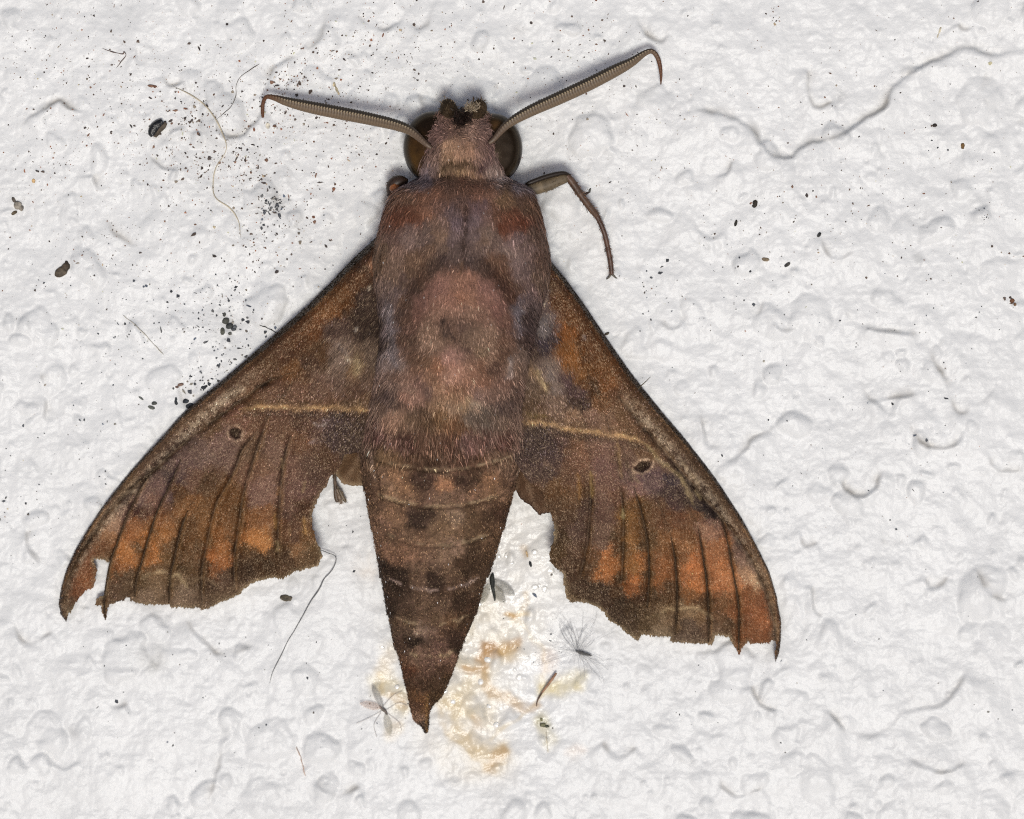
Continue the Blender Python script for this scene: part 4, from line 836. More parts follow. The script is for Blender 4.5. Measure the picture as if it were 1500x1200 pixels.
# the slips of hindwing that show between forewing and abdomen
def hindwing(outline, c0, c1, h0, seed, ridge):
    g = np.random.default_rng(seed)
    B = resample(outline + outline[:1], 2.4)[:-1]; B = B + g.normal(0, .5, B.shape)
    X, Y = np.meshgrid(np.arange(B[:, 0].min(), B[:, 0].max(), 3.0), np.arange(B[:, 1].min(), B[:, 1].max(), 3.0))
    P = np.stack([X.ravel(), Y.ravel()], 1); P = P[inside(P[:, 0], P[:, 1], B)]
    dd, _, _ = seg_dist(P[:, 0], P[:, 1], np.vstack([B, B[:1]])); P = P[dd > 1.3]
    al = np.vstack([B, P]); nb2 = len(B)
    res = delaunay_2d_cdt([Vector(p) for p in al], [(i, (i + 1) % nb2) for i in range(nb2)], [], 1, 1e-5)
    P2 = np.array([tuple(p) for p in res[0]]); F = np.array([t for t in res[2] if len(t) == 3], np.int32)
    x, y = P2[:, 0], P2[:, 1]
    dr, _, _ = seg_dist(x, y, ridge)
    h = h0 + 7 * np.exp(-(dr / 12) ** 2) + 1.5 * fbm(x, y, seed, 14, 2)
    de, _, _ = seg_dist(x, y, np.vstack([B, B[:1]]))
    k = np.exp(-(de / 4) ** 2)[:, None]
    c = lin(c0) * (1 - k) + lin(c1) * k
    c = finish(c, x, y, seed + 3)
    top = at(x, y, h); low = at(x, y, h - 1.6); n = len(x)
    a = np.cross(top[F[:, 1]] - top[F[:, 0]], top[F[:, 2]] - top[F[:, 0]])[:, 2].sum()
    Ft = F if a > 0 else F[:, ::-1]
    ec = {(p, q_) for p, q_ in np.vstack([Ft[:, [0, 1]], Ft[:, [1, 2]], Ft[:, [2, 0]]])}
    rim = np.array([(p, q_) for p, q_ in ec if (q_, p) not in ec], np.int32)
    return build("hindwing", np.vstack([top, low]), [np.vstack([Ft, Ft[:, ::-1] + n]), np.stack([rim[:, 1], rim[:, 0], rim[:, 0] + n, rim[:, 1] + n], 1)], M_WING, moth, col=np.vstack([c, c]))
hindwing([(545,630),(523,650),(507,659),(496,674),(491,684),(491,693),(496,702),(504,710),(515,712),(533,711),(550,711),(560,680)], [96,72,52], [140,118,92], 34, 3001, [(508,700),(524,672),(540,655)])
hindwing([(745,640),(762,660),(775,668),(800,690),(815,720),(806,752),(797,752),(790,755),(783,747),(777,741),(768,735),(762,730),(755,718),(740,700)], [90,66,50], [66,48,38], 30, 3002, [(770,690),(776,712),(782,740)])

# ---------------------------------------------------------------- eyes, palps, antennae, legs
def eye(cx, cy, rx, ry, sgn):
    nr, nc = 70, 110
    th = np.linspace(0, np.pi, nr)[1:-1]; ph = np.linspace(0, 2 * np.pi, nc, endpoint=False)
    ux = np.sin(th)[:, None] * np.cos(ph); uy = np.cos(th)[:, None] + 0 * ph; uz = np.sin(th)[:, None] * np.sin(ph)
    X = cx + rx * ux; Y = cy + ry * uy; Hh = 39 + 35 * uz
    v = np.vstack([at(X, Y, Hh).reshape(-1, 3), at([cx, cx], [cy + ry, cy - ry], [39, 39])])
    m = nr - 2; kk = np.arange(nc); q = (kk + 1) % nc
    f = [grid_faces(m, nc, True), np.stack([q, kk, np.full(nc, m * nc)], 1), np.stack([(m - 1) * nc + kk, (m - 1) * nc + q, np.full(nc, m * nc + 1)], 1)]
    x = np.append(X.ravel(), [cx, cx]); y = np.append(Y.ravel(), [cy + ry, cy - ry])
    r = np.hypot((x - cx) / rx, (y - cy) / ry)
    sd = (x - cx) * sgn / rx
    n = fbm(x, y, 700 + sgn, 9, 3)
    c = np.broadcast_to(lin([36,26,18]), (len(x), 3)).copy()
    def mix(m, col):
        nonlocal c
        m = np.clip(m, 0, 1)[:, None]; c = c * (1 - m) + lin(col) * m
    if sgn < 0:
        mix(1 / (1 + np.exp((np.hypot((x - 610) / 16, (y - 226) / 34) - 1) / .12)) * (.75 + .6 * n), [74,52,30])
        mix(np.exp(-(((x - 606) / 9) ** 2 + ((y - 236) / 16) ** 2)) * (.7 + n), [92,66,34])
        mix(1 / (1 + np.exp((0.83 - r) / .02)), [46,37,26])
    else:
        mix(1 / (1 + np.exp((np.hypot((x - 739) / 16, (y - 224) / 34) - 1) / .12)) * (.8 + .6 * n), [66,56,47])
        mix(np.exp(-(((x - 728) / 10) ** 2 + ((y - 183) / 9) ** 2)), [96,70,44])
        mix(np.exp(-(((r - .74)) / .08) ** 2) * (y > 190), [36,27,19])
        mix(1 / (1 + np.exp((0.84 - r) / .02)), [46,37,26])
    mix(np.exp(-((r - 0.87) / .015) ** 2) * .3, [92,80,60])
    mix(np.exp(-((r - 0.97) / .03) ** 2) * .5, [36,28,20])
    build("eye", v, f, M_EYE, moth, col=c * .8)
eye(634, 216, 43.5, 53, -1)
eye(722, 218, 43.5, 52, 1)

def palp(p, seed):
    """Blunt, furry-tipped mouth palp seen from above."""
    L = smooth_line(p, 1.0); n = len(L); L[:, 2] *= .8
    t = np.linspace(0, 1, n); rad = 0.125 * np.clip(np.sqrt(np.clip(1 - ((t - .42) / .6) ** 4, 0, 1)), .05, 1)
    v, f = tube(at(L[:, 0], L[:, 1], L[:, 2]), rad, 20, 0.9)
    c = np.broadcast_to(lin([58,46,34]), (len(v), 3)) * np.exp(0.5 * vnoise(v[:, 0] * 100, v[:, 1] * 100, seed, 4))[:, None]
    o = build("palp", v, f, M_BODY, moth, col=c)
    g = np.random.default_rng(seed); m = 260
    i = g.integers(0, n * 20, m); root = v[i]; d = norm(root - at(L[n // 2, 0], L[n // 2, 1], L[n // 2, 2] - 6) + np.array([0, -.06, .0]))
    sv, sf, sc = strips(root, norm(d + .5 * g.normal(size=(m, 3))), norm(g.normal(size=(m, 3))), g.uniform(.02, .06, m), np.full(m, .01), d * 0, lin([120,104,84]) * g.uniform(.4, 1.6, (m, 1)))
    tag(build("hairs", sv, sf, M_FUR, o, col=sc, smooth=False), kind="stuff")
palp([(668,186,70),(663,174,74),(658,162,70),(654,147,60)], 21)
palp([(688,186,70),(694,174,74),(700,162,70),(706,149,60)], 22)
# pale tuft between the palps, dark tuft on the brow
g = np.random.default_rng(5)
def tuft(cx, cy, h, n, spread, ln, c0, bias, var=.4):
    root = at(cx + g.normal(0, spread, n), cy + g.normal(0, spread * .7, n), h + g.normal(0, 3, n))
    d = norm(g.normal(size=(n, 3)) * .7 + np.array(bias))
    return strips(root, d, norm(g.normal(size=(n, 3))), g.uniform(.5, 1.2, n) * ln, np.full(n, .013), np.zeros((n, 3)), lin(c0) * np.exp(g.normal(0, var, (n, 1))))
v, f, c = join([tuft(690, 159, 74, 240, 4.5, .10, [170,154,132], (.1, .7, .7)), tuft(675, 172, 80, 420, 7, .10, [40,30,28], (0, -.5, .6)), tuft(700, 150, 58, 60, 6, .09, [70,58,46], (0, 1, .3))])
tag(build("brow_tuft", v, f, M_FUR, body, col=c, smooth=False), kind="stuff")

def antenna(pts, dark_side, seed):
    """Clubbed, hooked feeler: ringed shaft with a row of fine teeth along its crest. pts: x, y, height, half width."""
    L = smooth_line(pts, 0.9); n = len(L); Sn = 26; L[:, 2] = 4 + .78 * L[:, 2]
    P = at(L[:, 0], L[:, 1], L[:, 2]); w = L[:, 3] * .92 / 100
    T = norm(np.gradient(P, axis=0)); Z = np.array([0, 0, 1.0]); Sd = norm(np.cross(T, Z)) * dark_side; U = norm(np.cross(Sd, T)); U *= np.sign(U[:, 2:3])
    s = np.concatenate([[0], np.cumsum(np.linalg.norm(np.diff(P, axis=0), axis=1))]) * 100
    a = np.linspace(0, 2 * np.pi, Sn, endpoint=False)
    seg = 0.5 + 0.5 * np.cos(2 * np.pi * s / 4.3)
    body_ = np.clip(np.minimum(s / 40, (s[-1] - s) / 60), 0, 1)
    ridge = np.exp(-((((a - 1.22 + np.pi) % (2 * np.pi)) - np.pi) / .20) ** 2); rimt = np.exp(-((((a - .1 + np.pi) % (2 * np.pi)) - np.pi) / .25) ** 2)
    rad = w[:, None] * (1 + 0.03 * (seg[:, None] - .5) + (ridge * .16 + rimt * .10)[None] * (0.35 + seg[:, None]) * body_[:, None])
    v = P[:, None] + rad[..., None] * (np.cos(a)[None, :, None] * Sd[:, None] + 0.75 * np.sin(a)[None, :, None] * U[:, None])
    u = np.cos(a)
    c = np.empty((n, Sn, 3))
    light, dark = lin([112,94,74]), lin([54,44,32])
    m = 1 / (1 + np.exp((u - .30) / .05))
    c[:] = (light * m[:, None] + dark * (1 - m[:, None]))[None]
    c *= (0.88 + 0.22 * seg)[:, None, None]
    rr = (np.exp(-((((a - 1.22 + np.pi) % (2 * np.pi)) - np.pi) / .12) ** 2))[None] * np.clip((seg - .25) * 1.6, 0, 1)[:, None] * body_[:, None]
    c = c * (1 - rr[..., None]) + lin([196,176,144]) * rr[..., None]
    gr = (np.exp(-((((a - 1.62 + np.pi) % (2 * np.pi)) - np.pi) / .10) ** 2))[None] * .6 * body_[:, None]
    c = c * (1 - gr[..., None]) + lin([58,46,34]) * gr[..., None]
    tip = np.clip((s - (s[-1] - 62)) / 30, 0, 1)[:, None, None]
    c = c * (1 - tip) + (lin([98,62,38]) * (0.8 + .3 * seg)[:, None, None]) * tip
    base = np.clip((48 - s) / 25, 0, 1)[:, None, None] * .7
    c = c * (1 - base) + lin([92,72,58]) * base
    v = np.vstack([v.reshape(-1, 3), P[:1], P[-1:]]); c = np.vstack([c.reshape(-1, 3), c[0, :1], c[-1, :1]])
    k = np.arange(Sn); q = (k + 1) % Sn
    f = [grid_faces(n, Sn, True), np.stack([q, k, np.full(Sn, n * Sn)], 1), np.stack([(n - 1) * Sn + k, (n - 1) * Sn + q, np.full(Sn, n * Sn + 1)], 1)]
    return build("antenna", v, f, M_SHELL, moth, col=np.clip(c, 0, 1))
antenna([(632,217,100,3),(624,211,100,4.2),(604,194,92,6.5),(583,184.5,82,8.2),(541,174.5,66,9.4),(498,166,54,9.8),(455,157.5,45,9.2),(423,150,40,7.2),(402,143.5,36,4.6),(391,142,33,3.3),(386,149,28,2.9),(384.6,161,22,2.9),(385,172,16,2.2)], 1, 1)
antenna([(716,210,100,3),(724,203.5,100,4.0),(743,183,94,6.2),(775,164,84,8.6),(818,144.5,70,9.8),(861,124.5,58,10),(903,103,48,9.2),(925,91.5,43,7),(944,78.5,38,4.6),(955,75.5,35,3.8),(963,84,30,3.6),(967,98,24,3.1),(968.4,112,18,2.2),(968,124,13,.8)], -1, 2)

def leg_piece(name, pts, parent, c0, seed, flat=.8, bristles=0, sides=12):
    L = smooth_line(pts, 1.5); v, f = tube(at(L[:, 0], L[:, 1], L[:, 2]), L[:, 3] / 100, sides, flat)
    px, py = np.repeat(L[:, 0], sides), np.repeat(L[:, 1], sides)
    c = lin(c0) * np.exp(.45 * fbm(px, py, seed, 7, 2))[:, None]
    c = np.vstack([c, c[:1], c[-1:]])
    o = build(name, v, f, M_SHELL, parent, col=np.clip(c, 0, 1))
    if bristles:
        g = np.random.default_rng(seed); i = g.integers(sides, len(v) - sides - 2, bristles)
        ax = at(L[:, 0], L[:, 1], L[:, 2])[np.clip(i // sides, 0, len(L) - 1)]
        T = norm(np.gradient(at(L[:, 0], L[:, 1], L[:, 2]), axis=0))[np.clip(i // sides, 0, len(L) - 1)]
        d = norm(norm(v[i] - ax) + T * 1.1 + .3 * g.normal(size=(bristles, 3)))
        sv, sf, sc = strips(v[i], d, norm(g.normal(size=(bristles, 3))), g.uniform(.02, .05, bristles), np.full(bristles, .010), d * 0, lin(c0) * np.exp(g.normal(.1, .5, (bristles, 1))))
        tag(build("bristles", sv, sf, M_FUR, o, col=np.clip(sc, 0, 1), smooth=False), kind="stuff")
    return o
legp = tag(empty("foreleg", (0, 0, 0))); legp.parent = moth
fem = leg_piece("femur", [(756,282,50,9.5),(777,277,46,9.8),(800,271,42,9.6),(818,264,39,8.6),(831,260.5,37,6.2),(836,260,36,3)], legp, [104,90,70], 31, .7, 160)
Lk = smooth_line([(770,271,50,2),(777,267.5,52,3.2),(801,258.6,48,3.6),(824,253.6,43,3),(836,256.5,38,1.2)], 1.5)
v, f = tube(at(Lk[:, 0], Lk[:, 1], Lk[:, 2]), Lk[:, 3] / 100, 8)
build("femur_edge", v, f, M_SHELL, fem, col=np.broadcast_to(lin([40,30,22]), (len(v), 3)))
leg_piece("tibia", [(830,257,38,4.2),(838,267,36,5.6),(854,290,30,5.2),(866,306,24,5.2),(874,316,20,4.4)], legp, [88,66,52], 32, .9, 200)
leg_piece("tarsus", [(873,314,20,3.9),(880,328,17,3.6),(886,344,14,3.6),(891,366,11,3.5),(894.5,386,9,3.7),(896,402,7.5,3.2)], legp, [84,60,48], 33, .9, 220)
leg_piece("tibial_spur", [(855,286,30,2.0),(860,283,28,1.8),(865,281,26,.6)], legp, [60,46,38], 34)
for q_ in ([(896,401,7,1.6),(891,407,6,1.3),(888,409,5,.6)], [(896,401,7,1.6),(901,406,6,1.3),(904,408,5,.6)]):
    leg_piece("claw", q_, legp, [84,78,66], 35)
knee = leg_piece("folded_foreleg", [(596,268,40,6),(587,266,42,9),(580,268,42,10),(575,274,40,9.4),(573,283,36,6.5),(574,291,32,4.5),(580,296,30,4)], moth, [58,42,32], 36, .9, 60)
v, f = lump(at(579, 276, 48), .082, 8, 3, (1, 1.05, .8), .10)
build("knee_joint", v, f, M_HUSK, knee, col=lin([128,78,44]) * np.exp(.5 * vnoise(v[:, 0] * 100, v[:, 1] * 100, 3, 6))[:, None])
hl = leg_piece("hind_foot", [(489,680,26,2.3),(490,694,20,2.4),(491,712,14,2.6),(492.5,728,10,3.4),(495,735,9,3.2)], moth, [86,70,56], 37, .9, 60)
leg_piece("spur", [(494,712,15,1.2),(500,724,12,2.2),(505,733,10,2.4),(507,736,9,1.2)], hl, [112,98,80], 38, .9, 40)
leg_piece("spur", [(493,716,14,1.2),(497,728,11,2.4),(500,738,9,2.0)], hl, [126,108,92], 39, .9, 40)
# two stiff bristles at the fore edge, pale spots of dust on the wing
parts = []
for L in ([(934,570,24,.9),(938,566,30,.8),(946,559,38,.6),(953,552,44,.3)], [(934,570,24,.8),(930,566,26,.8),(927,562,27,.4)], [(929,575,25,.8),(933,570,26,.8)]):
    L = smooth_line(L, 2); v, f = tube(at(L[:, 0], L[:, 1], L[:, 2]), L[:, 3] / 100, 6); parts.append((v, f, lin([96,84,66])))
v, f, c = join(parts); build("bristle", v, f, M_FIBRE, rw, col=c)

# ---------------------------------------------------------------- grit and litter stuck to the paint
g = np.random.default_rng(41)
GRIT = [ # x, y, rx, ry, how many, size in hundredths of a unit, colours
 (300,215,85,70,520,1.15,0),(400,330,80,75,430,1.15,0),(215,140,110,80,330,.95,0),(330,455,55,45,210,1.1,1),(310,565,55,28,150,1.5,1),(350,520,45,35,120,1.4,1),
 (480,110,130,90,520,.95,0),(610,60,140,60,330,.9,0),(520,220,70,60,230,.9,0),(440,170,70,40,200,1.0,0),(840,110,120,90,330,.9,0),(900,260,90,80,170,.85,0),(860,60,100,40,140,.9,0),
 (90,70,110,80,300,.8,0),(60,240,80,90,230,.85,0),(130,360,120,80,260,.85,0),(200,470,110,70,240,.9,1),(1150,150,180,130,330,.75,0),(1380,150,120,130,230,.8,0),(1180,320,150,70,260,.95,0),(1330,330,150,80,190,.9,0),
 (1050,430,110,90,190,.85,1),(1300,480,170,90,180,.85,1),(960,430,40,50,70,.9,1),(1180,600,180,90,150,.85,1),(1350,700,150,120,80,.9,1),(120,640,110,90,110,.9,1),(60,760,80,80,50,.9,1),(240,940,120,60,40,1.1,1),
 (750,880,60,70,60,1.0,1),(820,950,50,40,36,1.1,1),(510,800,30,50,22,1.1,1),(200,1080,160,60,30,1.1,1),(560,1050,60,40,30,1.1,1),(1150,1000,200,120,60,1.0,1),(1000,1080,150,80,26,1.1,1),(380,980,120,80,36,1.0,1),(1420,1000,90,120,30,1.0,1),
 (435,120,18,14,60,1.1,0),(405,110,14,16,50,1.1,0),(400,300,16,22,110,1.5,1),(365,250,30,30,110,1.4,0),(278,172,30,18,60,1.3,0),(380,335,18,14,40,1.3,1),(1135,25,10,10,34,1.0,0),(1483,440,12,14,20,1.6,0),(1440,310,12,16,36,1.3,1),(1370,215,12,20,20,1.5,1)]
OCT = np.array([[1,0,0],[0,1,0],[-1,0,0],[0,-1,0],[.7,.7,.55],[-.6,.5,.7],[-.5,-.7,.5],[.6,-.5,.65],[0,0,-.6]])
OCF = np.array([[0,1,4],[1,2,5],[2,3,6],[3,0,7],[0,4,7],[1,5,4],[2,6,5],[3,7,6],[4,5,6],[4,6,7],[1,0,8],[2,1,8],[3,2,8],[0,3,8]])
def specks(x, y, r, col, lift=0.25):
    n = len(x)
    an = g.uniform(0, 6.28, n); asp = np.where(g.random(n) < .14, g.uniform(2, 4, n), g.uniform(.6, 1.5, n))
    v = OCT[None] * (1 + .35 * g.normal(size=(n, 9, 3)) * [1, 1, .5])
    v = v * np.stack([r * np.sqrt(asp), r / np.sqrt(asp), r * g.uniform(.35, .8, n)], 1)[:, None]
    c, s = np.cos(an)[:, None], np.sin(an)[:, None]
    v = np.stack([v[..., 0] * c - v[..., 1] * s, v[..., 0] * s + v[..., 1] * c, v[..., 2]], -1)
    v = v + on_wall(x, y, r * 100 * lift)[:, None]
    f = (OCF[None] + 9 * np.arange(n)[:, None, None]).reshape(-1, 3)
    return v.reshape(-1, 3), f, np.repeat(col, 9, 0)
PAL = [lin([[62,52,46],[48,42,40],[88,66,54],[100,66,50],[96,88,78],[150,132,108]]), lin([[52,54,58],[42,44,48],[66,66,66],[84,78,72],[60,66,76],[104,100,92]])]
xs, ys, rs, cs = [], [], [], []
for x, y, rx, ry, n, sz, p in GRIT:
    xs.append(x + g.normal(0, rx * .62, n)); ys.append(y + g.normal(0, ry * .62, n))
    rs.append(np.clip(np.exp(g.normal(-.28, .5, n)) * sz, .32, 2.8) / 100)
    cs.append(PAL[p][g.choice(6, n, p=[.34, .26, .16, .10, .09, .05])] * g.uniform(.7, 1.7, (n, 1)))
xs.append(g.uniform(-300, 1800, 2600)); ys.append(g.uniform(-250, 800, 2600)); rs.append(np.clip(np.exp(g.normal(-.75, .4, 2600)), .3, 2.0) / 100); cs.append(PAL[0][g.choice(6, 2600)] * g.uniform(1, 2.2, (2600, 1)))
for (x, y, rx, ry, n) in [(310,260,90,80,900),(430,110,130,80,600),(200,130,130,90,600),(340,470,60,60,300),(600,90,150,70,400),(860,140,150,110,500)]:
    xs.append(x + g.normal(0, rx, n)); ys.append(y + g.normal(0, ry, n)); rs.append(g.uniform(.28, .6, n) / 100); cs.append(PAL[0][g.choice(6, n)] * g.uniform(.8, 2.0, (n, 1)))
xs, ys, rs, cs = map(np.concatenate, (xs, ys, rs, cs))
kp = g.random(len(xs)) < np.where(xs > 620, .32, .58)
xs, ys, rs, cs = xs[kp], ys[kp], rs[kp], np.clip(cs[kp] * 1.9, 0, .6)
v, f, c = specks(xs, ys, rs, cs)
tag(build("grit", v, f, M_GRIT, None, col=c, smooth=False), kind="stuff")

def crumb(name, label, cat, bits, group=None, mat=None):
    """One bit of litter: lumps of (x, y, radius, squash x, squash y, squash z, turn, colour) melted into one mesh, lying on the paint."""
    parts = []
    for i, (x, y, r, ax, ay, az, rot, col) in enumerate(bits):
        base = on_wall(x, y, r * az * 0.55)
        v, f = lump(base, r / 100, int(x * 7 + y * 3 + i), 3, (ax, ay, az), .16, rot)
        cc = lin(col) * np.exp(.5 * vnoise(v[:, 0] * 100, v[:, 1] * 100, 8, 4))[:, None]
        parts.append((v, f, cc))
    v, f, c = join(parts)
    return tag(build(name, v, f, mat or M_GRIT, None, col=np.clip(c, 0, 1)), label, cat, group)

# the glossy crescent-shaped husk
arc = [(238,178,7.5),(233,181,9.5),(228,185,11),(224.5,190,11),(223,195,9.5),(225,199,7)]
hb = tag(empty("seed_husk", tuple(on_wall(230, 188))), "shiny black crescent-shaped seed husk stuck to the upper wall", "husk")
L = smooth_line([(x, y, 6, r * .62) for x, y, r in arc], 1.0)
v, f = tube(at(L[:, 0], L[:, 1], wall_h(L[:, 0], L[:, 1]) + 5), L[:, 3] / 100, 18, .8)
c = lin([30,30,31]) * np.exp(.7 * fbm(v[:, 0] * 100, v[:, 1] * 100, 71, 8, 2))[:, None]
build("shell", v, f, M_HUSK, hb, col=c)
L = smooth_line([(243,180,5,2.5),(239,185,6,4.2),(233,190,6,4.6),(229,196,5,4.2),(227,201,5,2.2)], 1.0)
v, f = tube(at(L[:, 0], L[:, 1], wall_h(L[:, 0], L[:, 1]) + 5), L[:, 3] / 100, 14, .7)
build("lip", v, f, M_GRIT, hb, col=lin([88,78,66]) * np.exp(.6 * fbm(v[:, 0] * 100, v[:, 1] * 100, 72, 6, 2))[:, None])

crumb("bark_chip", "pointed grey-brown chip on the wall beside the insect's far wing, above the sooty clumps", "chip", [(90,398,9,1.25,.62,.35,.55,[86,76,64]),(96,391,6.5,1.1,.8,.4,.8,[70,60,50]),(98,387,4,.8,1.2,.4,.2,[60,50,42])])
crumb("mortar_crumb", "pale gritty crumb with dark ends near the upper edge of the wall's left border", "crumb", [(26,301,6,1.1,1,.5,.3,[150,142,130]),(21,312,4,1.2,.7,.5,.6,[96,84,66]),(20,293,3,.8,1.4,.5,.5,[92,84,76]),(31,305,4,.8,1.1,.5,.1,[128,120,110])])
crumb("grey_chip", "small oblong grey chip below the torn wing and beside the long dark hair", "chip", [(418,876,6.5,1.25,.75,.4,-.1,[92,84,70]),(423,877,5,1.2,.85,.4,0,[100,92,78])])
crumb("rust_flake", "thin reddish-brown flake above the shiny black husk", "flake", [(222,126,4,1.5,.45,.3,-.1,[128,96,78]),(227,127,2.6,1.2,.8,.4,0,[104,72,56])])
crumb("dark_crumb", "larger of two black crumbs in the lumpy paint right of the raised leg", "crumb", [(1106,298,4.2,.8,1.2,.5,.1,[58,52,44]),(1105,302,3,1,.8,.5,0,[48,44,38])])
crumb("dark_crumb", "thin black flake just below the larger black crumb, right of the raised leg", "crumb", [(1078,327,3.2,.7,1.5,.45,-.2,[50,48,42])])
crumb("brown_crumb", "amber-brown crumb below the long paint ridge near the wall's border", "crumb", [(1410,214,3.4,.85,1.2,.5,.2,[120,92,56]),(1410,217,2.2,1,.7,.5,0,[48,42,36])])
crumb("dark_crumb", "black crumb at the foot of a paint fold, below the amber-brown crumb", "crumb", [(1369,184,3.2,1.1,.75,.5,.1,[52,46,42])])
crumb("dark_flake", "slim slate-black flake over a dent in the lumpy paint, near two others", "flake", [(1200,344,3.4,.75,1.35,.4,-.6,[56,58,58])])
crumb("tan_flake", "tan flake with a dark rim below the slate-black flake", "flake", [(1121,380,4,1.4,.7,.35,-.2,[140,124,102])])
crumb("dark_flake", "charcoal flake beside the tan flake, slanting upward", "flake", [(1153,388,3.6,1.3,.65,.4,.6,[70,68,64])])
crumb("rust_crumb", "cluster of rust-brown crumbs near the wall's border, level with the moth's shoulders", "crumb", [(1483,441,3.2,1,1.1,.5,0,[96,66,46]),(1480,436,2.2,1,.8,.5,0,[70,58,50]),(1487,446,2.4,1,1,.5,0,[120,92,66])])
crumb("brown_flake", "dull brown flake in the soot specks beside the wing's fore edge", "flake", [(263,564,4,1.5,.6,.3,.2,[120,96,84]),(259,567,2.6,1.1,.7,.3,0,[110,88,78])])
crumb("cream_flake", "cream-coloured flake hanging above the middle of the short feeler", "flake", [(489,124,2.4,1,1.6,.35,.3,[196,180,146]),(493,131,2.4,.8,2.0,.3,.4,[204,190,158]),(496,137,1.8,.8,1.4,.3,.2,[190,172,140])])
crumb("cream_flake", "square cream flake below the hooked tip of the short feeler", "flake", [(392,184,4.2,.9,1.1,.22,.5,[214,206,188])])
crumb("straw_flake", "pointed straw-coloured flake on the smooth paint above the long ridge", "flake", [(1377,44,2.2,.7,2.4,.35,-.3,[198,188,164]),(1374,52,1.5,.6,2.2,.35,-.3,[196,184,160])])
crumb("ochre_flake", "tiny ochre flake low on the wall's left part, in clean paint", "flake", [(49,265,2.8,1,1.1,.35,0,[188,156,112])])
crumb("soot_clump", "black sooty clump with wisps beside the wing's fore edge", "soot", [(331,470,4.5,1.1,1,.5,.3,[74,74,68]),(336,478,5,1.2,.8,.5,.2,[58,60,58]),(342,482,3.5,1.1,.8,.6,0,[70,72,74]),(326,486,4,.8,1.3,.4,.1,[92,92,82]),(344,479,3,1,1,.7,0,[110,114,116]),(329,461,2.6,1,1.2,.5,0,[66,66,62]),(337,489,2.6,1,1,.5,0,[80,80,74])])
crumb("soot_clump", "sooty blot touching the wing's fore edge, lowest of the black clumps", "soot", [(272,588,4,1.1,.9,.45,0,[52,56,62]),(279,593,3.6,1.2,.8,.4,0,[56,58,64]),(275,596,3,1,1,.4,0,[50,52,56])])
crumb("soot_speck", "small upright sooty speck just outside the lowest black clump", "soot", [(258,590,3,.8,1.4,.4,.4,[58,62,66]),(258,585,2.2,.9,1.2,.4,0,[60,64,68])])
crumb("soot_speck", "small sooty speck up the wing's fore edge from the lowest black clump", "soot", [(298,568,3.2,1.3,.8,.4,0,[62,64,68]),(302,566,2.2,1,1,.4,0,[64,66,70])])
crumb("soot_clump", "short sooty smear under the clumps, a little away from the wing's fore edge", "soot", [(222,597,3.4,1.6,.7,.3,-.3,[92,94,88]),(226,591,3.6,1.2,.8,.4,0,[70,72,68])])
crumb("soot_speck", "faint grey sliver above the short sooty smear", "soot", [(206,583,2.6,1.8,.6,.3,-.7,[120,122,116])])
crumb("dark_crumb", "small black crumb beside the wing root below the raised leg", "crumb", [(889,489,2.8,1.4,.6,.5,.4,[78,70,58])])
crumb("lint_speck", "grey speck of lint on the smooth paint just below the raised leg's knee", "lint", [(864,279,2.4,.8,1.4,.5,-.3,[96,98,92])])
crumb("dark_crumb", "dark pellet on the clean wall beside the tail stain, with a tan streak above", "crumb", [(777,826,2.6,.7,1.7,.5,.25,[44,46,48]),(772,812,2.2,.6,2.2,.3,.25,[170,146,112])])
crumb("mossy_crumb", "greenish dark crumb at the lower rim of the brown stain", "crumb", [(795,1062,3.8,1.2,.8,.5,0,[104,102,78]),(801,1064,3,1.3,.7,.5,0,[80,82,66]),(793,1054,2.4,.8,1.2,.4,.2,[130,126,92])])

def fibre(name, label, cat, pts, r, col, seed=1, lift=1.2, wob=.6, mat=None):
    L = smooth_line(pts, 1.5); t = np.linspace(0, 1, len(L))
    x = L[:, 0] + wob * vnoise(t * 100, 0 * t, seed, 9); y = L[:, 1] + wob * vnoise(t * 100, 0 * t + 50, seed, 9)
    hz = L[:, 2] if L.shape[1] > 2 else 0
    rad = r * (.75 + .35 * vnoise(t * 100, t * 0, seed + 1, 12)) * np.clip(np.minimum(t, 1 - t) / .05, .4, 1)
    v, f = tube(on_wall(x, y, lift + hz), rad / 100, 6)
    c = np.broadcast_to(lin(col), (len(v), 3)) * np.exp(.35 * vnoise(v[:, 0] * 100, v[:, 1] * 100, seed, 20))[:, None]
    return tag(build(name, v, f, mat or M_FIBRE, None, col=c), label, cat)
fibre("hair", "thin wavy dark hair rising from the tan root fibre towards the short feeler", "hair", [(380,94),(366,103),(352,113),(346,126),(345,142),(338,157),(326,167),(317,175)], .55, [84,74,66], 2)
fibre("root_fibre", "long tan root fibre winding down through the speckled grit", "fibre", [(252,126),(278,139),(300,154),(317,175),(329,202),(330,222),(316,247),(312,267),(317,290),(337,305),(350,325),(354,348)], .95, [186,174,150], 3, wob=1.2)
fibre("twig", "tiny V-shaped brown twig on the speckled upper wall", "twig", [(150,71),(164,76),(180,79),(182,76),(184,82),(178,90),(170,100)], .7, [96,72,62], 4)
fibre("hair", "long dark hair bent like an elbow, coming out from under the torn wing", "hair", [(464,803,6),(480,810,6),(492,817,5),(484,838,3),(473,852,2),(450,890,1),(427,931,0),(412,960,0),(400,984,0),(395,1002,0)], 1.0, [104,104,104], 5, wob=1)
fibre("hair", "fine black strand by the sooty clump, touching the wing's fore edge", "hair", [(380,476),(390,480),(399,484),(406,489)], .8, [62,60,58], 6)
fibre("thread", "faint straw thread on the lumpy wall between bark chip and sooty clump", "thread", [(180,462),(200,478),(214,492),(226,505),(240,520)], .6, [190,182,162], 7)
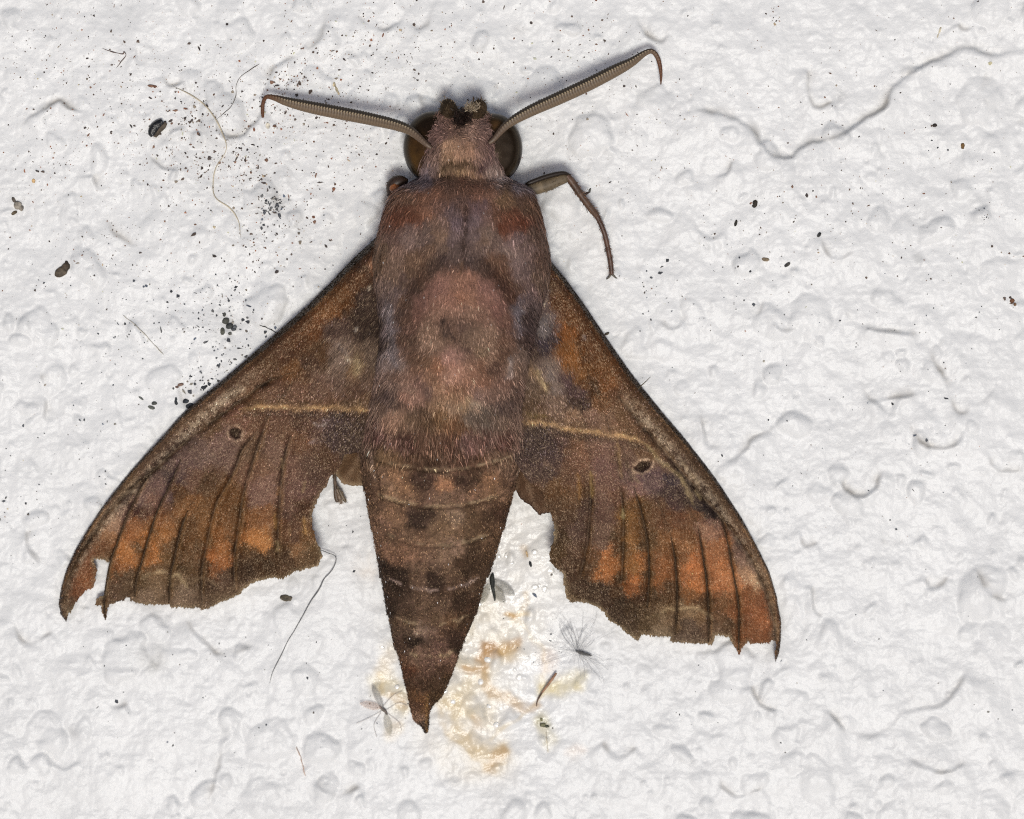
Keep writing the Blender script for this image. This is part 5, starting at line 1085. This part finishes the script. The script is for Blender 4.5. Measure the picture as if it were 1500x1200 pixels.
fibre("thread", "short pinkish thread at the bottom of the wall", "thread", [(434,1094),(441,1112),(447,1138)], .9, [205,180,164], 8)
fibre("stain_thread", "drooping beige thread under the mossy crumb", "thread", [(800,1072),(801,1086),(803,1102)], .8, [206,196,176], 9)

# wind-blown seed with a fan of silky hairs
fl = tag(empty("plume_seed", tuple(on_wall(850, 960))), "tiny seed with a fan of fine grey silk under the ragged wing", "seed")
v, f = tube(on_wall(np.linspace(843, 868, 14), 953 + 8 * np.linspace(0, 1, 14) ** .8, 5), np.array([.5,1.4,2,2.4,2.6,2.6,2.4,2,1.8,1.8,1.6,1.4,1,.4]) / 100, 8)
build("seed", v, f, M_GRIT, fl, col=np.broadcast_to(lin([96,94,92]), (len(v), 3)))
parts = []; gg = np.random.default_rng(9)
for i in range(54):
    a = gg.choice([gg.uniform(2.6, 5.2), gg.uniform(-.7, .9), gg.uniform(0, 6.28)]); ln = gg.uniform(14, 66); b = gg.uniform(-.9, .9); n = 12; t = np.linspace(0, 1, n)
    ang = a + b * t; x = 846 + np.cumsum(np.cos(ang)) * ln / n; y = 956 + np.cumsum(np.sin(ang)) * ln / n
    v, f = tube(on_wall(x, y, 5 + 5 * t * gg.uniform(-.5, 1.2)), np.full(n, .0016), 4)
    parts.append((v, f, lin([186,186,186]) * gg.uniform(.6, 1.2)))
v, f, c = join(parts); tag(build("silk", v, f, M_FIBRE, fl, col=c), kind="stuff")
L = smooth_line([(815,986,7,1.6),(808,996,7,1.9),(800,1007,6,1.6),(792,1018,5,1.2),(787,1028,4,.9),(786,1035,3,.6)], 1.5)
v, f = tube(at(L[:, 0], L[:, 1], wall_h(L[:, 0], L[:, 1]) + L[:, 2]), L[:, 3] / 100, 8)
cc = lin([164,126,100]) * np.exp(.4 * vnoise(v[:, 0] * 100, v[:, 1] * 100, 4, 8))[:, None]; cc[v[:, 1] < at(0, 1014, 0)[1]] *= .3
tag(build("curved_awn", v, f, M_FIBRE, None, col=cc), "curved brown awn with a dark hooked point below the plume seed", "awn")

def gnat(name, label, pose, wings, body_, c_body, c_wing):
    e = tag(empty(name, tuple(on_wall(*pose))), label, "gnat")
    L = smooth_line(body_, 1.2); v, f = tube(on_wall(L[:, 0], L[:, 1], L[:, 2]), L[:, 3] / 100, 10)
    build("body", v, f, M_GRIT, e, col=lin(c_body) * np.exp(.5 * vnoise(v[:, 0] * 100, v[:, 1] * 100, 3, 5))[:, None])
    for k, (a, b, w, colw) in enumerate(wings):
        a, b = np.array(a, float), np.array(b, float); t = np.linspace(0, 1, 14); u = np.linspace(-1, 1, 7)
        wd = w * np.sin(np.pi * np.clip(t * .93 + .05, 0, 1)) ** .7
        n_ = np.array([-(b - a)[1], (b - a)[0]]) / np.hypot(*(b - a))
        X = a[0] + (b - a)[0] * t[:, None] + n_[0] * wd[:, None] * u; Y = a[1] + (b - a)[1] * t[:, None] + n_[1] * wd[:, None] * u
        Hh = 4 + 3 * t[:, None] + .8 * np.cos(u * 3)[None]
        v = np.concatenate([on_wall(X, Y, Hh).reshape(-1, 3), on_wall(X, Y, Hh - .5).reshape(-1, 3)])
        q = grid_faces(14, 7); build("wing", v, np.vstack([q, q[:, ::-1] + 98]), M_FILM, e, col=np.broadcast_to(lin(colw), (len(v), 3)))
    return e
gn = gnat("gnat", "drowned grey-winged gnat in the stain beside the moth's tail", (722,858), [((722,850), (754,872), 8, [128,124,110]), ((720,856), (740,884), 7, [150,144,124]), ((716,856), (706,884), 6, [140,134,110])],
     [(722,840,3,1.2),(721,846,4,3.4),(721,853,5,3.8),(722,862,5,2.6),(724,872,4,2.2),(725,880,3,1.0)], [52,54,50], None)
gn2 = gnat("gnat", "crushed gnat with spread wings under the tip of the moth's tail", (563,1040), [((561,1038), (545,1004), 5, [150,146,140]), ((559,1037), (527,1030), 6, [196,168,150]), ((565,1046), (572,1078), 6, [190,184,166])],
     [(556,1036,3,1.0),(560,1039,4,2.2),(564,1042,4,2.2),(567,1047,3,1.0)], [130,120,112], None)
parts = []
for a, b, c_ in [((562,1040),(540,1052),(522,1060)),((566,1040),(584,1030),(596,1034)),((566,1044),(584,1058),(588,1070)),((560,1036),(575,1020),(590,1012)),((558,1044),(548,1062),(552,1080))]:
    L = smooth_line([a, b, c_], 2); v, f = tube(on_wall(L[:, 0], L[:, 1], 2.5), np.full(len(L), .0032), 5); parts.append((v, f, lin([196,188,180])))
v, f, c = join(parts); tag(build("legs", v, f, M_FIBRE, gn2, col=c))
# opaque glossy beads added to give the wet stain its highlights
parts = []; gg = np.random.default_rng(19)
BEADS = [(715,966,5.5),(741,978,5.5),(754,980,4),(676,1016,4.5),(663,1028,4.5),(696,1023,5),(717,1035,4),(718,1043,4),(582,1007,4.5),(589,1016,4),(559,948,3.5),(669,1117,4),(727,1062,4.5),(778,944,3.5),(783,809,4.5),(741,803,5),(730,815,5),(729,833,4.5),(742,814,4),(748,816,5),(749,825,4),(791,833,4.5),(806,835,5.5),(803,842,4.5),(783,860,5),(790,855,5.5),(797,862,5.5),(786,868,4),(702,885,4),(640,1020,4),(652,1012,4),(563,930,4),(790,857,4),(700,942,4),(761,992,6),(690,990,6),(705,1000,5)]
for i in range(0): BEADS.append((gg.normal(725, 45), gg.normal(930, 80), gg.uniform(1.6, 3.6)))
for x, y, r in BEADS[::2]:
    p = on_wall(x, y, -.1 * r); v, f = lump(p, r * .95 / 100, int(x), 4, (1, gg.uniform(.7, 1.4), .24), .15, gg.uniform(0, 3)); parts.append((v, f))
v, f, c = join(parts); tag(build("glint_beads", v, f, M_GLINT_BEAD), kind="stuff")
